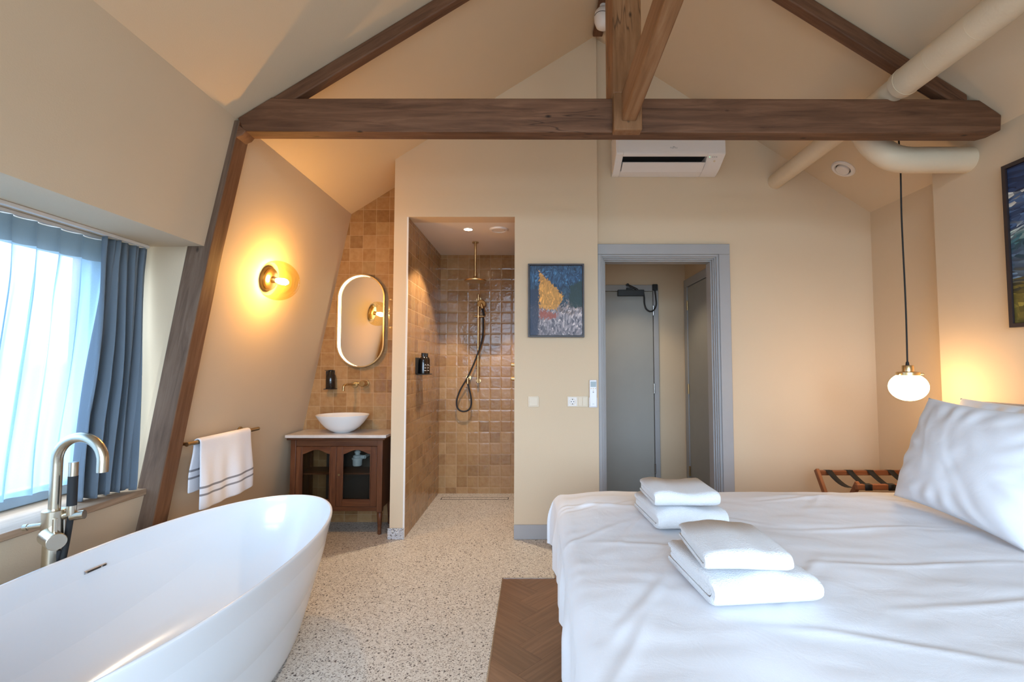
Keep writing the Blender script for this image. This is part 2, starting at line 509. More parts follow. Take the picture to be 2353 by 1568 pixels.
# ---------------------------------------------------------------- the room shell
YB, YP, YD, YV, YS = 2.47, 3.68, 3.73, 4.07, 4.97
RX, RZ = 0.493, 3.939
def zl(x): return 2.617 + 0.638 * (x + 1.579)
def zr(x): return 4.263 - 0.659 * x
def xm(z): return -1.585 - 0.2016 * (2.62 - z)
SILL, HEAD = 0.65, 1.925

def slab(a, b, y0, y1, mb):
    return mb.prism([(xm(a), a), (xm(b), b), (xm(b) - 0.12, b), (xm(a) - 0.12, a)], 'y', y0, y1)
m = MB()
slab(-0.1, SILL, -1.75, 4.17, m); slab(HEAD, 2.72, -1.75, 4.17, m)
slab(SILL, HEAD, -1.75, 0.3, m); slab(SILL, HEAD, 2.485, 4.17, m)
m.box(-2.42, xm(HEAD) - 0.12, 0.2, 2.6, HEAD, HEAD + 0.08)
m.prism([(-2.42, SILL - 0.05), (xm(SILL) - 0.002, SILL - 0.05), (xm(HEAD) - 0.002, HEAD + 0.02), (-2.42, HEAD + 0.02)], 'y', 2.478, 2.6)
m.prism([(-2.42, SILL - 0.05), (xm(SILL) - 0.002, SILL - 0.05), (xm(HEAD) - 0.002, HEAD + 0.02), (-2.42, HEAD + 0.02)], 'y', 0.2, 0.3)
struct('wall_left', m, WALL)
m = MB().prism([(-1.828, 1.926), (-1.804, 1.926), (-2.022, 0.67), (-2.046, 0.67)], 'y', 2.467, 2.479)
struct('trim_2', m, WALL)

m = MB().prism([(-1.9, zl(-1.9)), (RX, RZ), (RX, RZ + 0.16), (-1.9, zl(-1.9) + 0.16)], 'y', -1.78, 5.15)
struct('ceiling_left', m, WALL)
m = MB().prism([(3.0, zr(3.0)), (RX, RZ), (RX, RZ + 0.16), (3.0, zr(3.0) + 0.16)], 'y', -1.78, 5.15)
struct('ceiling_right', m, WALL)

m = MB()
for x0, x1, z0, z1 in ((-2.35, -1.65, -0.1, 2.55), (2.35, 2.9, -0.1, 2.55), (-1.65, 2.35, -0.1, 0.15), (-1.65, 2.35, 2.42, 2.505)):
    m.box(x0, x1, -1.75, -1.6, z0, z1)
m.prism([(-1.72, 2.50), (-0.95, 2.50), (-0.95, 3.03)], 'y', -1.75, -1.6)
m.prism([(1.85, 2.50), (2.68, 2.50), (1.85, 3.05)], 'y', -1.75, -1.6)
m.prism([(-0.97, 3.0), (1.88, 3.0), (RX, RZ + 0.05)], 'y', -1.75, -1.6)
struct('wall_front', m, WALL)

m = MB().box(2.52, 2.9, -1.75, 2.98, -0.1, 2.72).box(2.65, 2.9, 2.97, 3.9, -0.1, 2.72)
struct('wall_right', m, WALL)

m = MB()
m.box(-1.10, -1.0, YP, 5.05, -0.1, 2.465)
m.prism([(-1.10, 2.465), (-1.0, 2.465), (-1.0, zl(-1.0) + 0.05), (-1.10, zl(-1.1) + 0.05)], 'y', YP, 4.2)
m.box(-0.16, 0.485, YP, YP + 0.10, -0.1, 2.465)
m.box(0.425, 0.485, YP + 0.05, YD + 0.12, -0.1, 2.465)
m.prism([(-1.0, 2.465), (0.485, 2.465), (0.485, RZ + 0.05), (-1.0, zl(-1.0) + 0.05)], 'y', YP, YP + 0.15)
struct('wall_back', m, WALL)

m = MB()
m.box(0.485, 0.511, YD, YD + 0.13, -0.1, 2.172)
m.box(1.438, 2.75, YD, YD + 0.13, -0.1, 2.172)
m.prism([(0.485, 2.172), (2.75, 2.172), (2.75, zr(2.75) + 0.05), (0.485, RZ + 0.05)], 'y', YD, YD + 0.13)
struct('wall_door', m, WALL)

struct('wall_vanity', MB().box(-2.25, -1.10, YV, YV + 0.1, -0.1, 3.0), TILEX)
struct('wall_shower_back', MB().box(-1.0, -0.05, YS, YS + 0.08, -0.1, 2.47), TILEX)
struct('wall_shower_left', MB().box(-1.0, -0.99, YP + 0.012, YS, 0.0, 2.464), TILEY)
struct('wall_shower_right', MB().box(-0.14, -0.05, YP + 0.10, YS, -0.1, 2.47), TILEY)
struct('trim_3', MB().box(-1.0, -0.988, YP - 0.001, YP + 0.012, 0.0, 2.464), WHITEP)
struct('ceiling_shower', MB().box(-1.0, -0.05, YP + 0.09, 5.05, 2.4655, 2.56), WHITEC)
# hall behind the doorway
struct('wall_hall_left', MB().box(0.33, 0.43, YD + 0.12, 5.02, -0.1, 2.5), WALL)
struct('wall_hall_right', MB().box(1.575, 1.70, YD + 0.12, 5.02, -0.1, 2.5), WALL)
struct('wall_hall_back', MB().box(0.3, 1.75, 5.0, 5.1, -0.1, 2.5), WALL)
struct('ceiling_hall', MB().box(0.3, 1.75, YD + 0.12, 5.1, 2.45, 2.55), WALL)

# floors
m = MB().box(-2.45, -0.2, -1.75, 5.05, -0.12, 0).box(-0.2, 0.12, 3.01, 5.05, -0.12, 0)
struct('floor', m, TERR)
def clip(poly, f):
    out = []
    for i, p in enumerate(poly):
        q = poly[(i + 1) % len(poly)]
        a, b = f(p), f(q)
        if a >= 0: out.append(p)
        if (a > 0 > b) or (a < 0 < b):
            t = a / (a - b); out.append((p[0] + (q[0] - p[0]) * t, p[1] + (q[1] - p[1]) * t))
    return out
def herringbone(rects, ang, org, w=0.15, n=4, gap=0.0005):
    L = w * n; ca, sa = math.cos(ang), math.sin(ang); mb = MB()
    for x0, x1, y0, y1 in rects:
        for st in range(-8, 9):
            for k in range(-45, 46):
                for hv in (0, 1):
                    bx, by = k * w + st * 2 * L, k * w
                    r = (bx, by, bx + L, by + w) if hv == 0 else (bx, by + w, bx + w, by + w + L)
                    c = [(r[0] + gap, r[1] + gap), (r[2] - gap, r[1] + gap), (r[2] - gap, r[3] - gap), (r[0] + gap, r[3] - gap)]
                    p = [(org[0] + ca * x - sa * y, org[1] + sa * x + ca * y) for x, y in c]
                    for f in (lambda q: q[0] - x0, lambda q: x1 - q[0], lambda q: q[1] - y0, lambda q: y1 - q[1]):
                        p = clip(p, f)
                        if len(p) < 3: break
                    if len(p) < 3: continue
                    o1, o2 = random.random() * 30, random.random() * 30
                    gs = []
                    for q in p:
                        lx = ca * (q[0] - org[0]) + sa * (q[1] - org[1]); ly = -sa * (q[0] - org[0]) + ca * (q[1] - org[1])
                        gs.append((lx + o1, ly + o2, 0) if hv == 0 else (ly + o1, lx + o2, 0))
                    mb.add([(q[0], q[1], 0) for q in p], [tuple(range(len(p)))], gs)
    return mb
m = herringbone([(-0.2, 2.6, -0.5, 3.01), (0.12, 2.7, 3.01, YD)], PI / 4 + 0.02, (0.02, 2.62))
struct('floor_parquet', m, PARQ)
struct('floor_base', MB().box(-0.2, 2.9, -1.75, 3.01, -0.12, -0.0015).box(0.12, 2.9, 3.01, 5.05, -0.12, -0.0015), plain('floor_joint', (0.06, 0.03, 0.017), 0.7))
m = MB().box(-0.203, -0.197, -1.6, 3.013, -0.01, 0.0015).box(-0.203, 0.123, 3.007, 3.013, -0.01, 0.0015).box(0.117, 0.123, 3.007, YP, -0.01, 0.0015)
struct('trim_1', m, STEEL)
struct('baseboard_left', MB().box(-1.112, -0.99, YP - 0.012, YP, 0, 0.082), TERRG, bevel=0.002)
struct('baseboard_back', MB().box(-0.162, 0.487, YP - 0.014, YP, 0, 0.108), GREY, bevel=0.004)
struct('baseboard_door', MB().box(1.53, 2.65, YD - 0.014, YD, 0, 0.108), GREY, bevel=0.004)
struct('baseboard_hall', MB().box(1.285, 1.575, 4.985, 5.0, 0, 0.10), GREY, bevel=0.004)

# windows
w1 = struct_root('window_1', (-2.3, 1.38, SILL))
m = MB()
for y0, y1, z0, z1 in ((0.3, 2.478, 0.68, 0.75), (0.3, 2.478, 1.845, HEAD), (0.3, 0.37, 0.75, 1.845), (2.43, 2.478, 0.75, 1.845), (1.08, 1.16, 0.75, 1.845)):
    m.box(-2.34, -2.27, y0, y1, z0, z1)
struct('window_frame', m, FRAMEW, w1, bevel=0.006)
struct('window_glass', MB().box(-2.308, -2.302, 0.34, 2.45, 0.72, 1.88), GLASS, w1)
struct('window_sill', MB().box(-2.36, -1.972, 0.3, 2.478, SILL, 0.68, 'y'), SILLW, w1, bevel=0.003)
w2 = struct_root('window_2', (0.35, -1.7, 0.15))
m = MB()
for x0, x1, z0, z1 in ((-1.65, 2.35, 0.15, 0.23), (-1.65, 2.35, 2.34, 2.42), (-1.65, -1.57, 0.23, 2.34), (2.27, 2.35, 0.23, 2.34), (-0.32, -0.24, 0.23, 2.34), (0.98, 1.06, 0.23, 2.34)):
    m.box(x0, x1, -1.71, -1.64, z0, z1)
struct('window_frame', m, FRAMEW, w2)
struct('window_glass', MB().box(-1.6, 2.3, -1.68, -1.675, 0.2, 2.38), GLASS, w2)

w3 = struct_root('added_window_3', (0.45, -1.7, 2.5))  # unseen upper gable window, added to bring more skylight onto the bed
m = MB()
for x0, x1, z0, z1 in ((-0.95, 1.85, 2.505, 2.56), (-0.95, 1.85, 2.95, 3.0), (-0.95, -0.89, 2.56, 2.95), (1.79, 1.85, 2.56, 2.95), (0.42, 0.48, 2.56, 2.95)):
    m.box(x0, x1, -1.71, -1.64, z0, z1)
struct('window_frame', m, FRAMEW, w3)
struct('window_glass', MB().box(-0.92, 1.82, -1.68, -1.675, 2.53, 2.97), GLASS, w3)

# main doorway: casing with a stepped, moulded jamb
d1 = struct_root('door_1', (1.0, YD, 0))
m = MB()
T = 2.257
m.box(1.436, 1.522, YD - 0.028, YD + 0.01, 0, 2.175, 'z'); m.box(0.487, 1.522, YD - 0.0285, YD + 0.01, 2.1745, T)
m.box(0.487, 0.515, YD - 0.028, YD + 0.01, 0, 2.175, 'z')
struct('door_casing', m, GREY, d1, bevel=0.004)
m = MB()
for i, (a, y0) in enumerate(((0.0, 0.0), (0.009, 0.018), (0.018, 0.036), (0.027, 0.06))):
    y0 += YD - 0.014; y1 = YD + 0.14 + 0.001 * i; zt_ = 2.175 - a - 0.016
    m.box(1.436 - a - 0.016, 1.436 - a + 0.006, y0, y1, 0, zt_, 'z')
    m.box(0.515 + a * 1.1 - 0.006, 0.515 + a * 1.1 + 0.012, y0, y1, 0, zt_, 'z')
    m.box(0.509 + a * 1.1, 1.442 - a, y0, y1, zt_, 2.175 - a + 0.006)
struct('door_jamb', m, GREY, d1, bevel=0.003)

# door at the end of the hall
d2 = struct_root('door_2', (0.95, 5.0, 0))
m = MB().box(0.44, 1.285, 4.965, 5.0, 2.085, 2.15).box(1.232, 1.285, 4.965, 5.0, 0, 2.085, 'z')
struct('door_casing', m, GREY, d2, bevel=0.004)
struct('door_leaf', MB().box(0.45, 1.226, 4.97, 4.998, 0.012, 2.078, 'z'), DOORG, d2, bevel=0.003)
for z in (0.25, 1.07, 1.88):
    struct('hinge', MB().cyl((1.229, 4.962, z - 0.05), (1.229, 4.962, z + 0.05), 0.009, n=12), STEEL, d2)
# door in the hall side wall
d3 = struct_root('door_3', (1.575, 4.4, 0))
m = MB().box(1.545, 1.576, 4.86, 4.95, 0, 2.11, 'z').box(1.545, 1.576, 3.9, 4.95, 2.11, 2.19, 'y')
struct('door_casing', m, GREY, d3, bevel=0.004)
struct('door_leaf', MB().box(1.555, 1.578, 3.95, 4.852, 0.012, 2.105, 'z'), DOORG, d3, bevel=0.003)
for z in (0.25, 1.07, 1.92):
    struct('hinge', MB().cyl((1.55, 4.856, z - 0.05), (1.55, 4.856, z + 0.05), 0.009, n=12), BRASSD, d3)

# ---------------------------------------------------------------- roof truss
tr = thing('roof_truss', 'old brown timber roof truss with tie beam, rafters and leaning wall post', 'roof truss', (0.45, 2.52, 2.53))
m = MB().prism([(-1.545, 2.542), (2.40, 2.530), (2.465, 2.548), (2.472, zr(2.472) - 0.003), (2.36, 2.712 - 0.0), (2.20, 2.718), (0.4, 2.722), (-1.33, 2.722), (-1.40, zl(-1.40) - 0.003), (-1.578, zl(-1.578) - 0.003)], 'y', YB, YB + 0.09, (1, 0, 0))
# keep the beam under the slopes
obj('tie_beam', m, BEAM, tr, bevel=0.006)
def rafter(x0, x1, f, th, wn):
    z0, z1 = f(x0), f(x1); d = Vector((x1 - x0, 0, z1 - z0)).normalized(); dn = th / abs(d.x)
    mm = MB().prism([(x0, z0 - 0.002), (x1, z1 - 0.002), (x1, z1 - dn), (x0, z0 - dn)], 'y', YB + 0.005, YB + 0.005 + wn, d)
    obj('rafter', mm, BEAM, tr, bevel=0.006)
rafter(-1.43, 0.43, zl, 0.072, 0.058)
rafter(2.30, 0.55, zr, 0.078, 0.062)
m = MB().prism([(-1.560, 2.60), (-1.600, 2.60), (-1.815, 1.922), (-2.130, 0.0), (-2.020, 0.0), (-1.693, 1.922), (-1.572, 2.545)], 'y', YB - 0.006, YB + 0.10, (0.19, 0, 1), 0, 1)
obj('wall_post', m, [POSTW, POSTS], tr, bevel=0.006)
m = MB().prism([(-1.60, 2.60), (-1.53, 2.545), (-1.548, 2.522), (-1.60, 2.50)], 'y', YB - 0.003, YB + 0.085, (1, 0, 0.3))
obj('joint_block', m, BEAM, tr, bevel=0.004)
m = MB().box(0.405, 0.557, 2.425, 2.60, 2.722, 3.86, 'z').box(0.408, 0.557, 2.425, YB + 0.02, 2.527, 2.73, 'z').box(0.398, 0.420, 2.60, 2.625, 2.73, 3.86, 'z')
obj('king_post', m, NEWW, tr, bevel=0.008)
p0 = Vector((0.487, 2.43, 2.572)); p1 = Vector((0.5405, 1.78, 2.716)); d = (p1 - p0).normalized()
up = Vector((0, 0, 1)); sx = d.cross(up).normalized(); uz = sx.cross(d).normalized()
Lb = (p1 - p0).length * (4.02 / 0.65)
Mx = Matrix((( d.x, sx.x, uz.x, p0.x), (d.y, sx.y, uz.y, p0.y), (d.z, sx.z, uz.z, p0.z), (0, 0, 0, 1)))
m = MB().box(0.0, Lb, -0.038, 0.038, 0.0, 0.15, 'x', Mx)
obj('brace', m, NEWW, tr, bevel=0.008)
rb = obj('ridge_beam', MB().box(0.452, 0.527, -1.58, 3.63, 3.885, 3.96, 'y'), BEAM, bevel=0.005, origin=(0.49, 1, 3.9))
tag(rb, 'dark brown ridge timber high above the tie beam behind the king post', 'ridge timber')
m = MB().lathe([(0.004, -0.09), (0.03, -0.088), (0.052, -0.07), (0.064, -0.035), (0.066, 0.0), (0.06, 0.03), (0.045, 0.05), (0.03, 0.055)], Matrix.Translation((0.487, 3.3, 3.80)), 28)
cl = thing('ceiling_speaker', 'small white rounded fixture hanging under the ridge timber behind the king post', 'ceiling fixture', (0.487, 3.3, 3.80))
obj('housing', m, WHITEP, cl, smooth=60)
obj('mounting_stem', MB().cyl((0.487, 3.3, 3.85), (0.487, 3.3, 3.888), 0.025), WHITEP, cl)
m = MB().tube([Vector((0.487 + 0.0665 * math.cos(a), 3.3 + 0.0665 * math.sin(a), 3.80 - 0.008 + 0.006 * math.sin(a * 2))) for a in [PI * (1.08 + 0.5 * i / 12) for i in range(13)]], 0.0018, 6)
obj('seam', m, BLACKM, cl)
# ---------------------------------------------------------------- bath side
def smoothstep(a, b, x):
    t = max(0.0, min(1.0, (x - a) / (b - a))); return t * t * (3 - 2 * t)

# bathtub: one closed shell of stacked ellipses (outer wall, rim, inner wall)
TC = Vector((-1.335, 1.765, 0)); RXo, RYo, RH = 0.432, 0.965, 0.582
def ring(hx, hy, z, n=96, dy=0.0):
    out = []
    for k in range(n):
        a = 2 * PI * k / n; c, s_ = math.cos(a), math.sin(a); e = 2 / 2.12
        out.append(Vector((TC.x + hx * math.copysign(abs(c) ** e, c), TC.y + dy + hy * math.copysign(abs(s_) ** e, s_), z)))
    return out
rows = []
for i in range(15):
    t = i / 14
    k = 0.64 + 0.36 * (t ** 0.82); ky = 0.80 + 0.20 * (t ** 0.82)
    rows.append((RXo * k, RYo * ky, 0.004 + (RH - 0.012) * t))
rows += [(RXo - 0.001, RYo - 0.001, RH - 0.004), (RXo - 0.004, RYo - 0.004, RH), (RXo - 0.011, RYo - 0.011, RH), (RXo - 0.0145, RYo - 0.0145, RH - 0.004)]
for i in range(1, 15):
    t = i / 14
    z = RH - 0.006 - (RH - 0.12) * t
    k = 1 - 0.34 * t ** 2.2; ky = 1 - 0.30 * t ** 1.9
    if t > 0.85:
        q = (t - 0.85) / 0.15; k -= 0.10 * q * q; ky -= 0.08 * q * q
    rows.append(((RXo - 0.016) * k, (RYo - 0.016) * ky, z))
rows += [(0.17, 0.55, 0.108), (0.08, 0.3, 0.104), (0.02, 0.05, 0.102)]
mb = MB(); n = 96
vs = [p for r in rows for p in ring(*r)]
fs = [(j * n + k, j * n + (k + 1) % n, (j + 1) * n + (k + 1) % n, (j + 1) * n + k) for j in range(len(rows) - 1) for k in range(n)]
fs.append(tuple(range(n - 1, -1, -1))); fs.append(tuple((len(rows) - 1) * n + k for k in range(n)))
mb.add(vs, fs)
tub = thing('bathtub', 'large glossy white oval freestanding bathtub on the speckled floor', 'bathtub', (TC.x, TC.y, 0))
obj('shell', mb, ACRYL, tub, smooth=50, subsurf=1)
ov0, ov1 = at(183, 1318, X=-1.70), at(232, 1297, X=-1.70)
zz = (ov0.z + ov1.z) / 2
m = MB(); yo0, yo1 = ov0.y, ov1.y
def tub_in(y, z):
    t = (RH - 0.006 - z) / (RH - 0.12); k = 1 - 0.34 * t ** 2.2; ky = 1 - 0.30 * t ** 1.9
    u = (y - TC.y) / ((RYo - 0.016) * ky)
    return TC.x - (RXo - 0.016) * k * (1 - abs(u) ** 2.12) ** (1 / 2.12)
zs = 0.50
A0, A1 = at(183, 1318, Z=zs), at(232, 1297, Z=zs)
ya, yb = A0.y, A1.y
m = MB()
for (y0, y1, w) in ((ya, yb, 0.008),):
    pts = [Vector((tub_in(y0 + (y1 - y0) * i / 8, zs) + 0.001, y0 + (y1 - y0) * i / 8, zs)) for i in range(9)]
    m.tube(pts, 0.0065, 8)
ofl = obj('overflow_slot', m, STEEL, tub)
m = MB()
for f0, f1 in ((0.08, 0.70), (0.80, 0.94)):
    m.tube([Vector((tub_in(ya + (yb - ya) * f, zs) + 0.0055, ya + (yb - ya) * f, zs)) for f in (f0, (f0 + f1) / 2, f1)], 0.0035, 6)
obj('overflow_opening', m, BLACK, ofl)
obj('drain_cover', MB().lathe([(0.036, 0), (0.036, 0.004), (0.03, 0.007)], Matrix.Translation((TC.x, TC.y, 0.1)), 28), STEEL, tub)

# floor standing bath filler
fx, fy = -1.842, 1.865
fl = thing('bath_filler', 'tall champagne metal floor standing bath tap with arched spout beside the tub', 'bath tap', (fx, fy, 0))
obj('column', MB().cyl((fx, fy, 0.0), (fx, fy, 0.70), 0.029).cyl((fx, fy, 0), (fx, fy, 0.012), 0.05), NICKEL, fl)
obj('tap_body', MB().cyl((fx, fy, 0.66), (fx, fy, 0.752), 0.036, n=32), NICKEL, fl, bevel=0.003)
rr = 0.094
arc = [Vector((fx, fy, 0.745)), Vector((fx, fy, 0.84)), Vector((fx, fy, 0.925))]
for i in range(1, 21):
    a = PI - PI * i / 20 * 0.99
    arc.append(Vector((fx + rr + rr * math.cos(a), fy - 0.012 * i / 20, 0.935 + rr * math.sin(a) * 0.98)))
arc.append(arc[-1] + Vector((0.0, 0, -0.042)))
obj('spout', MB().tube(arc, 0.0185, 20), NICKEL, fl)
hd = Vector((0.088, -0.055, -0.002))
h0 = Vector((fx + 0.01, fy - 0.03, 0.662))
hb = obj('handle', MB().cyl(h0, h0 + hd * 1.0, 0.030, n=32), NICKEL, fl, bevel=0.002)
tip = h0 + hd * 0.72
obj('lever', MB().cyl(tip + Vector((0, 0, 0.02)), tip + Vector((0, 0, 0.078)), 0.0075), NICKEL, hb)
d0 = Vector((fx - 0.03, fy, 0.695))
obj('diverter', MB().cyl(d0, d0 + Vector((-0.050, -0.018, -0.004)), 0.0095).cyl(d0 + Vector((-0.050, -0.018, -0.004)), d0 + Vector((-0.062, -0.022, -0.005)), 0.012), NICKEL, fl)
b0 = Vector((fx + 0.02, fy + 0.005, 0.722)); b1 = Vector((fx + 0.062, fy + 0.010, 0.735))
obj('hand_shower_holder', MB().cyl(b0, b1, 0.014).cyl(b1 + Vector((-0.006, 0, -0.012)), b1 + Vector((0.034, 0.012, -0.008)), 0.017), NICKEL, fl)
hs = b1 + Vector((-0.004, -0.002, 0))
hsx = obj('hand_shower', MB().cyl(hs + Vector((0, 0, -0.005)), hs + Vector((0.0, 0, 0.03)), 0.0155), NICKEL, fl)
obj('grip', MB().cyl(hs + Vector((0, 0, 0.03)), hs + Vector((0, 0, 0.142)), 0.0155), BLACKM, hsx)
obj('spray_head', MB().cyl(hs + Vector((0, 0, 0.142)), hs + Vector((0, 0, 0.195)), 0.0148), NICKEL, hsx)
hose = spline([hs + Vector((0, 0, 0)), hs + Vector((-0.012, 0, -0.10)), hs + Vector((-0.022, -0.005, -0.22)), hs + Vector((-0.015, -0.01, -0.42)), hs + Vector((-0.03, -0.02, -0.56)), hs + Vector((-0.05, -0.02, -0.46)), hs + Vector((-0.045, -0.012, -0.24)), Vector((fx + 0.028, fy - 0.0, 0.60))], 8)
obj('hose', MB().tube(hose, 0.0105, 10), BLACKM, fl)

# towel rail on the sloping wall and the striped towel
ry0, ry1, rx, rz = 2.582, 3.245, -1.862, 0.882
rail = thing('towel_rail', 'slim brass towel rail on the sloping cream wall', 'towel rail', (rx, 2.9, rz))
obj('bar', MB().cyl((rx, ry0, rz), (rx, ry1, rz), 0.0115), BRASSD, rail)
for y in (2.60, 3.155):
    wx = xm(rz)
    mt = obj('wall_mount', MB().cyl((wx - 0.001, y, rz), (rx, y, rz), 0.0095), BRASSD, rail)
    obj('rosette', MB().cyl((wx - 0.004, y, rz), (wx + 0.012, y, rz), 0.024), BRASSD, mt, bevel=0.002)
def towel_fn(u, v):
    y = 2.660 + 0.470 * u
    Lf, Lb, r = 0.365, 0.275, 0.018
    tot = Lf + Lb + PI * r
    s_ = v * tot
    wav = 0.010 * math.sin(u * 9 + 0.6) + 0.006 * math.sin(u * 21)
    if s_ < Lb:
        h = Lb - s_; k = smoothstep(0.02, 0.2, h)
        return Vector((rx - r - 0.010 * k + 0.4 * wav * k, y - 0.022 * k * (1 - u), rz - h))
    if s_ < Lb + PI * r:
        a = PI - (s_ - Lb) / r
        return Vector((rx + r * math.cos(a), y, rz + r * math.sin(a)))
    h = s_ - Lb - PI * r; k = smoothstep(0.0, 0.28, h)
    hz = h * (1 - 0.03 * u)
    sag = 0.012 * math.sin(PI * u) * k
    return Vector((rx + r + wav * k + 0.012 * k, y - 0.030 * k * (1 - u) * 0.6 + 0.012 * k * u, rz - hz - sag))
TM, nt, b = new_mat('striped_terry')
a_ = nt.nodes.new('ShaderNodeAttribute'); a_.attribute_name = 'gv'
sp = nt.nodes.new('ShaderNodeSeparateXYZ'); lk(nt, a_.outputs['Vector'], sp.inputs[0])
st = ramp(nt, sp.outputs[0], [(0.0, (0, 0, 0)), (0.148, (0, 0, 0)), (0.150, (1, 1, 1)), (0.171, (1, 1, 1)), (0.173, (0, 0, 0)), (0.228, (0, 0, 0)), (0.230, (1, 1, 1)), (0.251, (1, 1, 1)), (0.253, (0, 0, 0))])
lk(nt, mix_col(nt, st, (0.82, 0.80, 0.83), (0.27, 0.255, 0.27)), b.inputs['Base Color'])
b.inputs['Roughness'].default_value = 0.95; b.inputs['Specular IOR Level'].default_value = 0.1
bump(nt, b, noise_tex(nt, coords(nt), 300, 2), 0.5, 0.004)
def towel_g(u, v):
    Lf, Lb, r = 0.365, 0.275, 0.018
    s_ = v * (Lf + Lb + PI * r)
    d = s_ if v < 0.5 and s_ < Lb else (Lf + Lb + PI * r - s_)
    return (d / 0.5, u, 0)
tw = obj('hanging_towel', MB().grid(towel_fn, 30, 64, towel_g), TM, solid=0.009, smooth=80, origin=(rx, 2.91, rz), subsurf=1)
tag(tw, 'white towel with two grey stripes hanging over the brass rail', 'towel')

# amber globe wall lamp on the sloping wall
nrm = Vector((1, 0, -0.2016)).normalized()
zc = 1.868; base = Vector((xm(zc), 3.075, zc))
q = nrm.to_track_quat('Z', 'Y').to_matrix().to_4x4(); ML = Matrix.Translation(base) @ q
lamp = thing('wall_lamp', 'lit amber glass globe lamp on the sloping cream wall', 'wall lamp', base)
obj('backplate', MB().lathe([(0.082, -0.006), (0.082, 0.010), (0.076, 0.016), (0.0005, 0.016)], ML, 48), BRASS, lamp)
sk = obj('lamp_holder', MB().lathe([(0.070, 0.014), (0.070, 0.030), (0.062, 0.034), (0.022, 0.036), (0.020, 0.058), (0.016, 0.062)], ML, 40), BRASS, lamp)
prof = []
R, cz = 0.128, 0.072
for i in range(33):
    a = -0.40 + (PI / 2 + 0.40) * i / 32
    prof.append((max(0.0005, R * math.cos(a)), cz + R * math.sin(a)))
prof = [(0.108, 0.016), (0.112, 0.019)] + prof
obj('globe_shade', MB().lathe(prof, ML, 56, cap=False), AMBER, lamp, smooth=80)
bp = [(0.012, 0.062), (0.015, 0.07), (0.019, 0.085), (0.022, 0.105), (0.019, 0.125), (0.010, 0.138), (0.001, 0.141)]
obj('bulb', MB().lathe(bp, ML, 24), emit('filament_glow', (1.0, 0.58, 0.20), 720), lamp, smooth=80)

# ---------------------------------------------------------------- vanity niche
# stadium mirror
mc = Vector((-1.475, YV, 1.685)); hw, hh = 0.200, 0.395
def stadium(w, h, n=24):
    pts = []
    for k in range(n + 1):
        a = PI * k / n; pts.append((w * math.cos(a), (h - w) + w * math.sin(a)))
    for k in range(n + 1):
        a = PI + PI * k / n; pts.append((w * math.cos(a), -(h - w) + w * math.sin(a)))
    return pts
mir = thing('mirror', 'pill shaped brass framed mirror with glowing edge on the tiled wall', 'mirror', (mc.x, mc.y, mc.z))
def ringband(o, i, y0, y1):
    mb = MB(); n = len(o)
    vs = [(mc.x + p[0], y0, mc.z + p[1]) for p in o] + [(mc.x + p[0], y0, mc.z + p[1]) for p in i] + [(mc.x + p[0], y1, mc.z + p[1]) for p in o] + [(mc.x + p[0], y1, mc.z + p[1]) for p in i]
    fs = []
    for k in range(n):
        k2 = (k + 1) % n
        fs += [(k, k2, n + k2, n + k), (2 * n + k2, 2 * n + k, 3 * n + k, 3 * n + k2), (k2, k, 2 * n + k, 2 * n + k2), (n + k, n + k2, 3 * n + k2, 3 * n + k)]
    return mb.add(vs, fs)
obj('mirror_frame', ringband(stadium(hw, hh), stadium(hw - 0.006, hh - 0.006), YV - 0.048, YV), BRASS, mir, smooth=30)
obj('front_lip', ringband(stadium(hw - 0.004, hh - 0.004), stadium(hw - 0.0095, hh - 0.0095), YV - 0.0485, YV - 0.045), BRASS, mir, smooth=30)
obj('light_strip', ringband(stadium(hw - 0.0062, hh - 0.0062), stadium(hw - 0.0085, hh - 0.0085), YV - 0.036, YV - 0.018), emit('mirror_light', (1.0, 0.82, 0.58), 11), mir, smooth=30)
mg = MB(); pts = stadium(hw - 0.012, hh - 0.012)
mg.prism([(mc.x + a, mc.z + b_) for a, b_ in pts], 'y', YV - 0.014, YV - 0.002)
obj('mirror_glass', mg, MIRROR, mir, smooth=30)

# wall tap
tp = thing('basin_tap', 'brass wall mounted basin tap with side handle above the bowl', 'tap', (-1.53, YV, 1.15))
obj('spout_plate', MB().cyl((-1.527, YV, 1.148), (-1.527, YV - 0.012, 1.148), 0.028), BRASSD, tp, bevel=0.002)
obj('spout', MB().tube([(-1.527, YV - 0.01, 1.148), (-1.537, YV - 0.10, 1.150)] + [Vector((-1.537 - 0.012 * i / 8, YV - 0.17 - 0.02 * math.sin(PI / 2 * i / 8), 1.150 - 0.02 * (1 - math.cos(PI / 2 * i / 8)))) for i in range(9)] + [(-1.550, YV - 0.19, 1.10)], 0.0095, 14), BRASSD, tp)
hb = obj('tap_handle', MB().cyl((-1.435, YV, 1.155), (-1.435, YV - 0.012, 1.155), 0.030).cyl((-1.435, YV - 0.012, 1.155), (-1.442, YV - 0.085, 1.155), 0.024), BRASSD, tp, bevel=0.002)
obj('lever', MB().cyl((-1.46, YV - 0.07, 1.157), (-1.505, YV - 0.075, 1.159), 0.0045), BRASSD, hb)

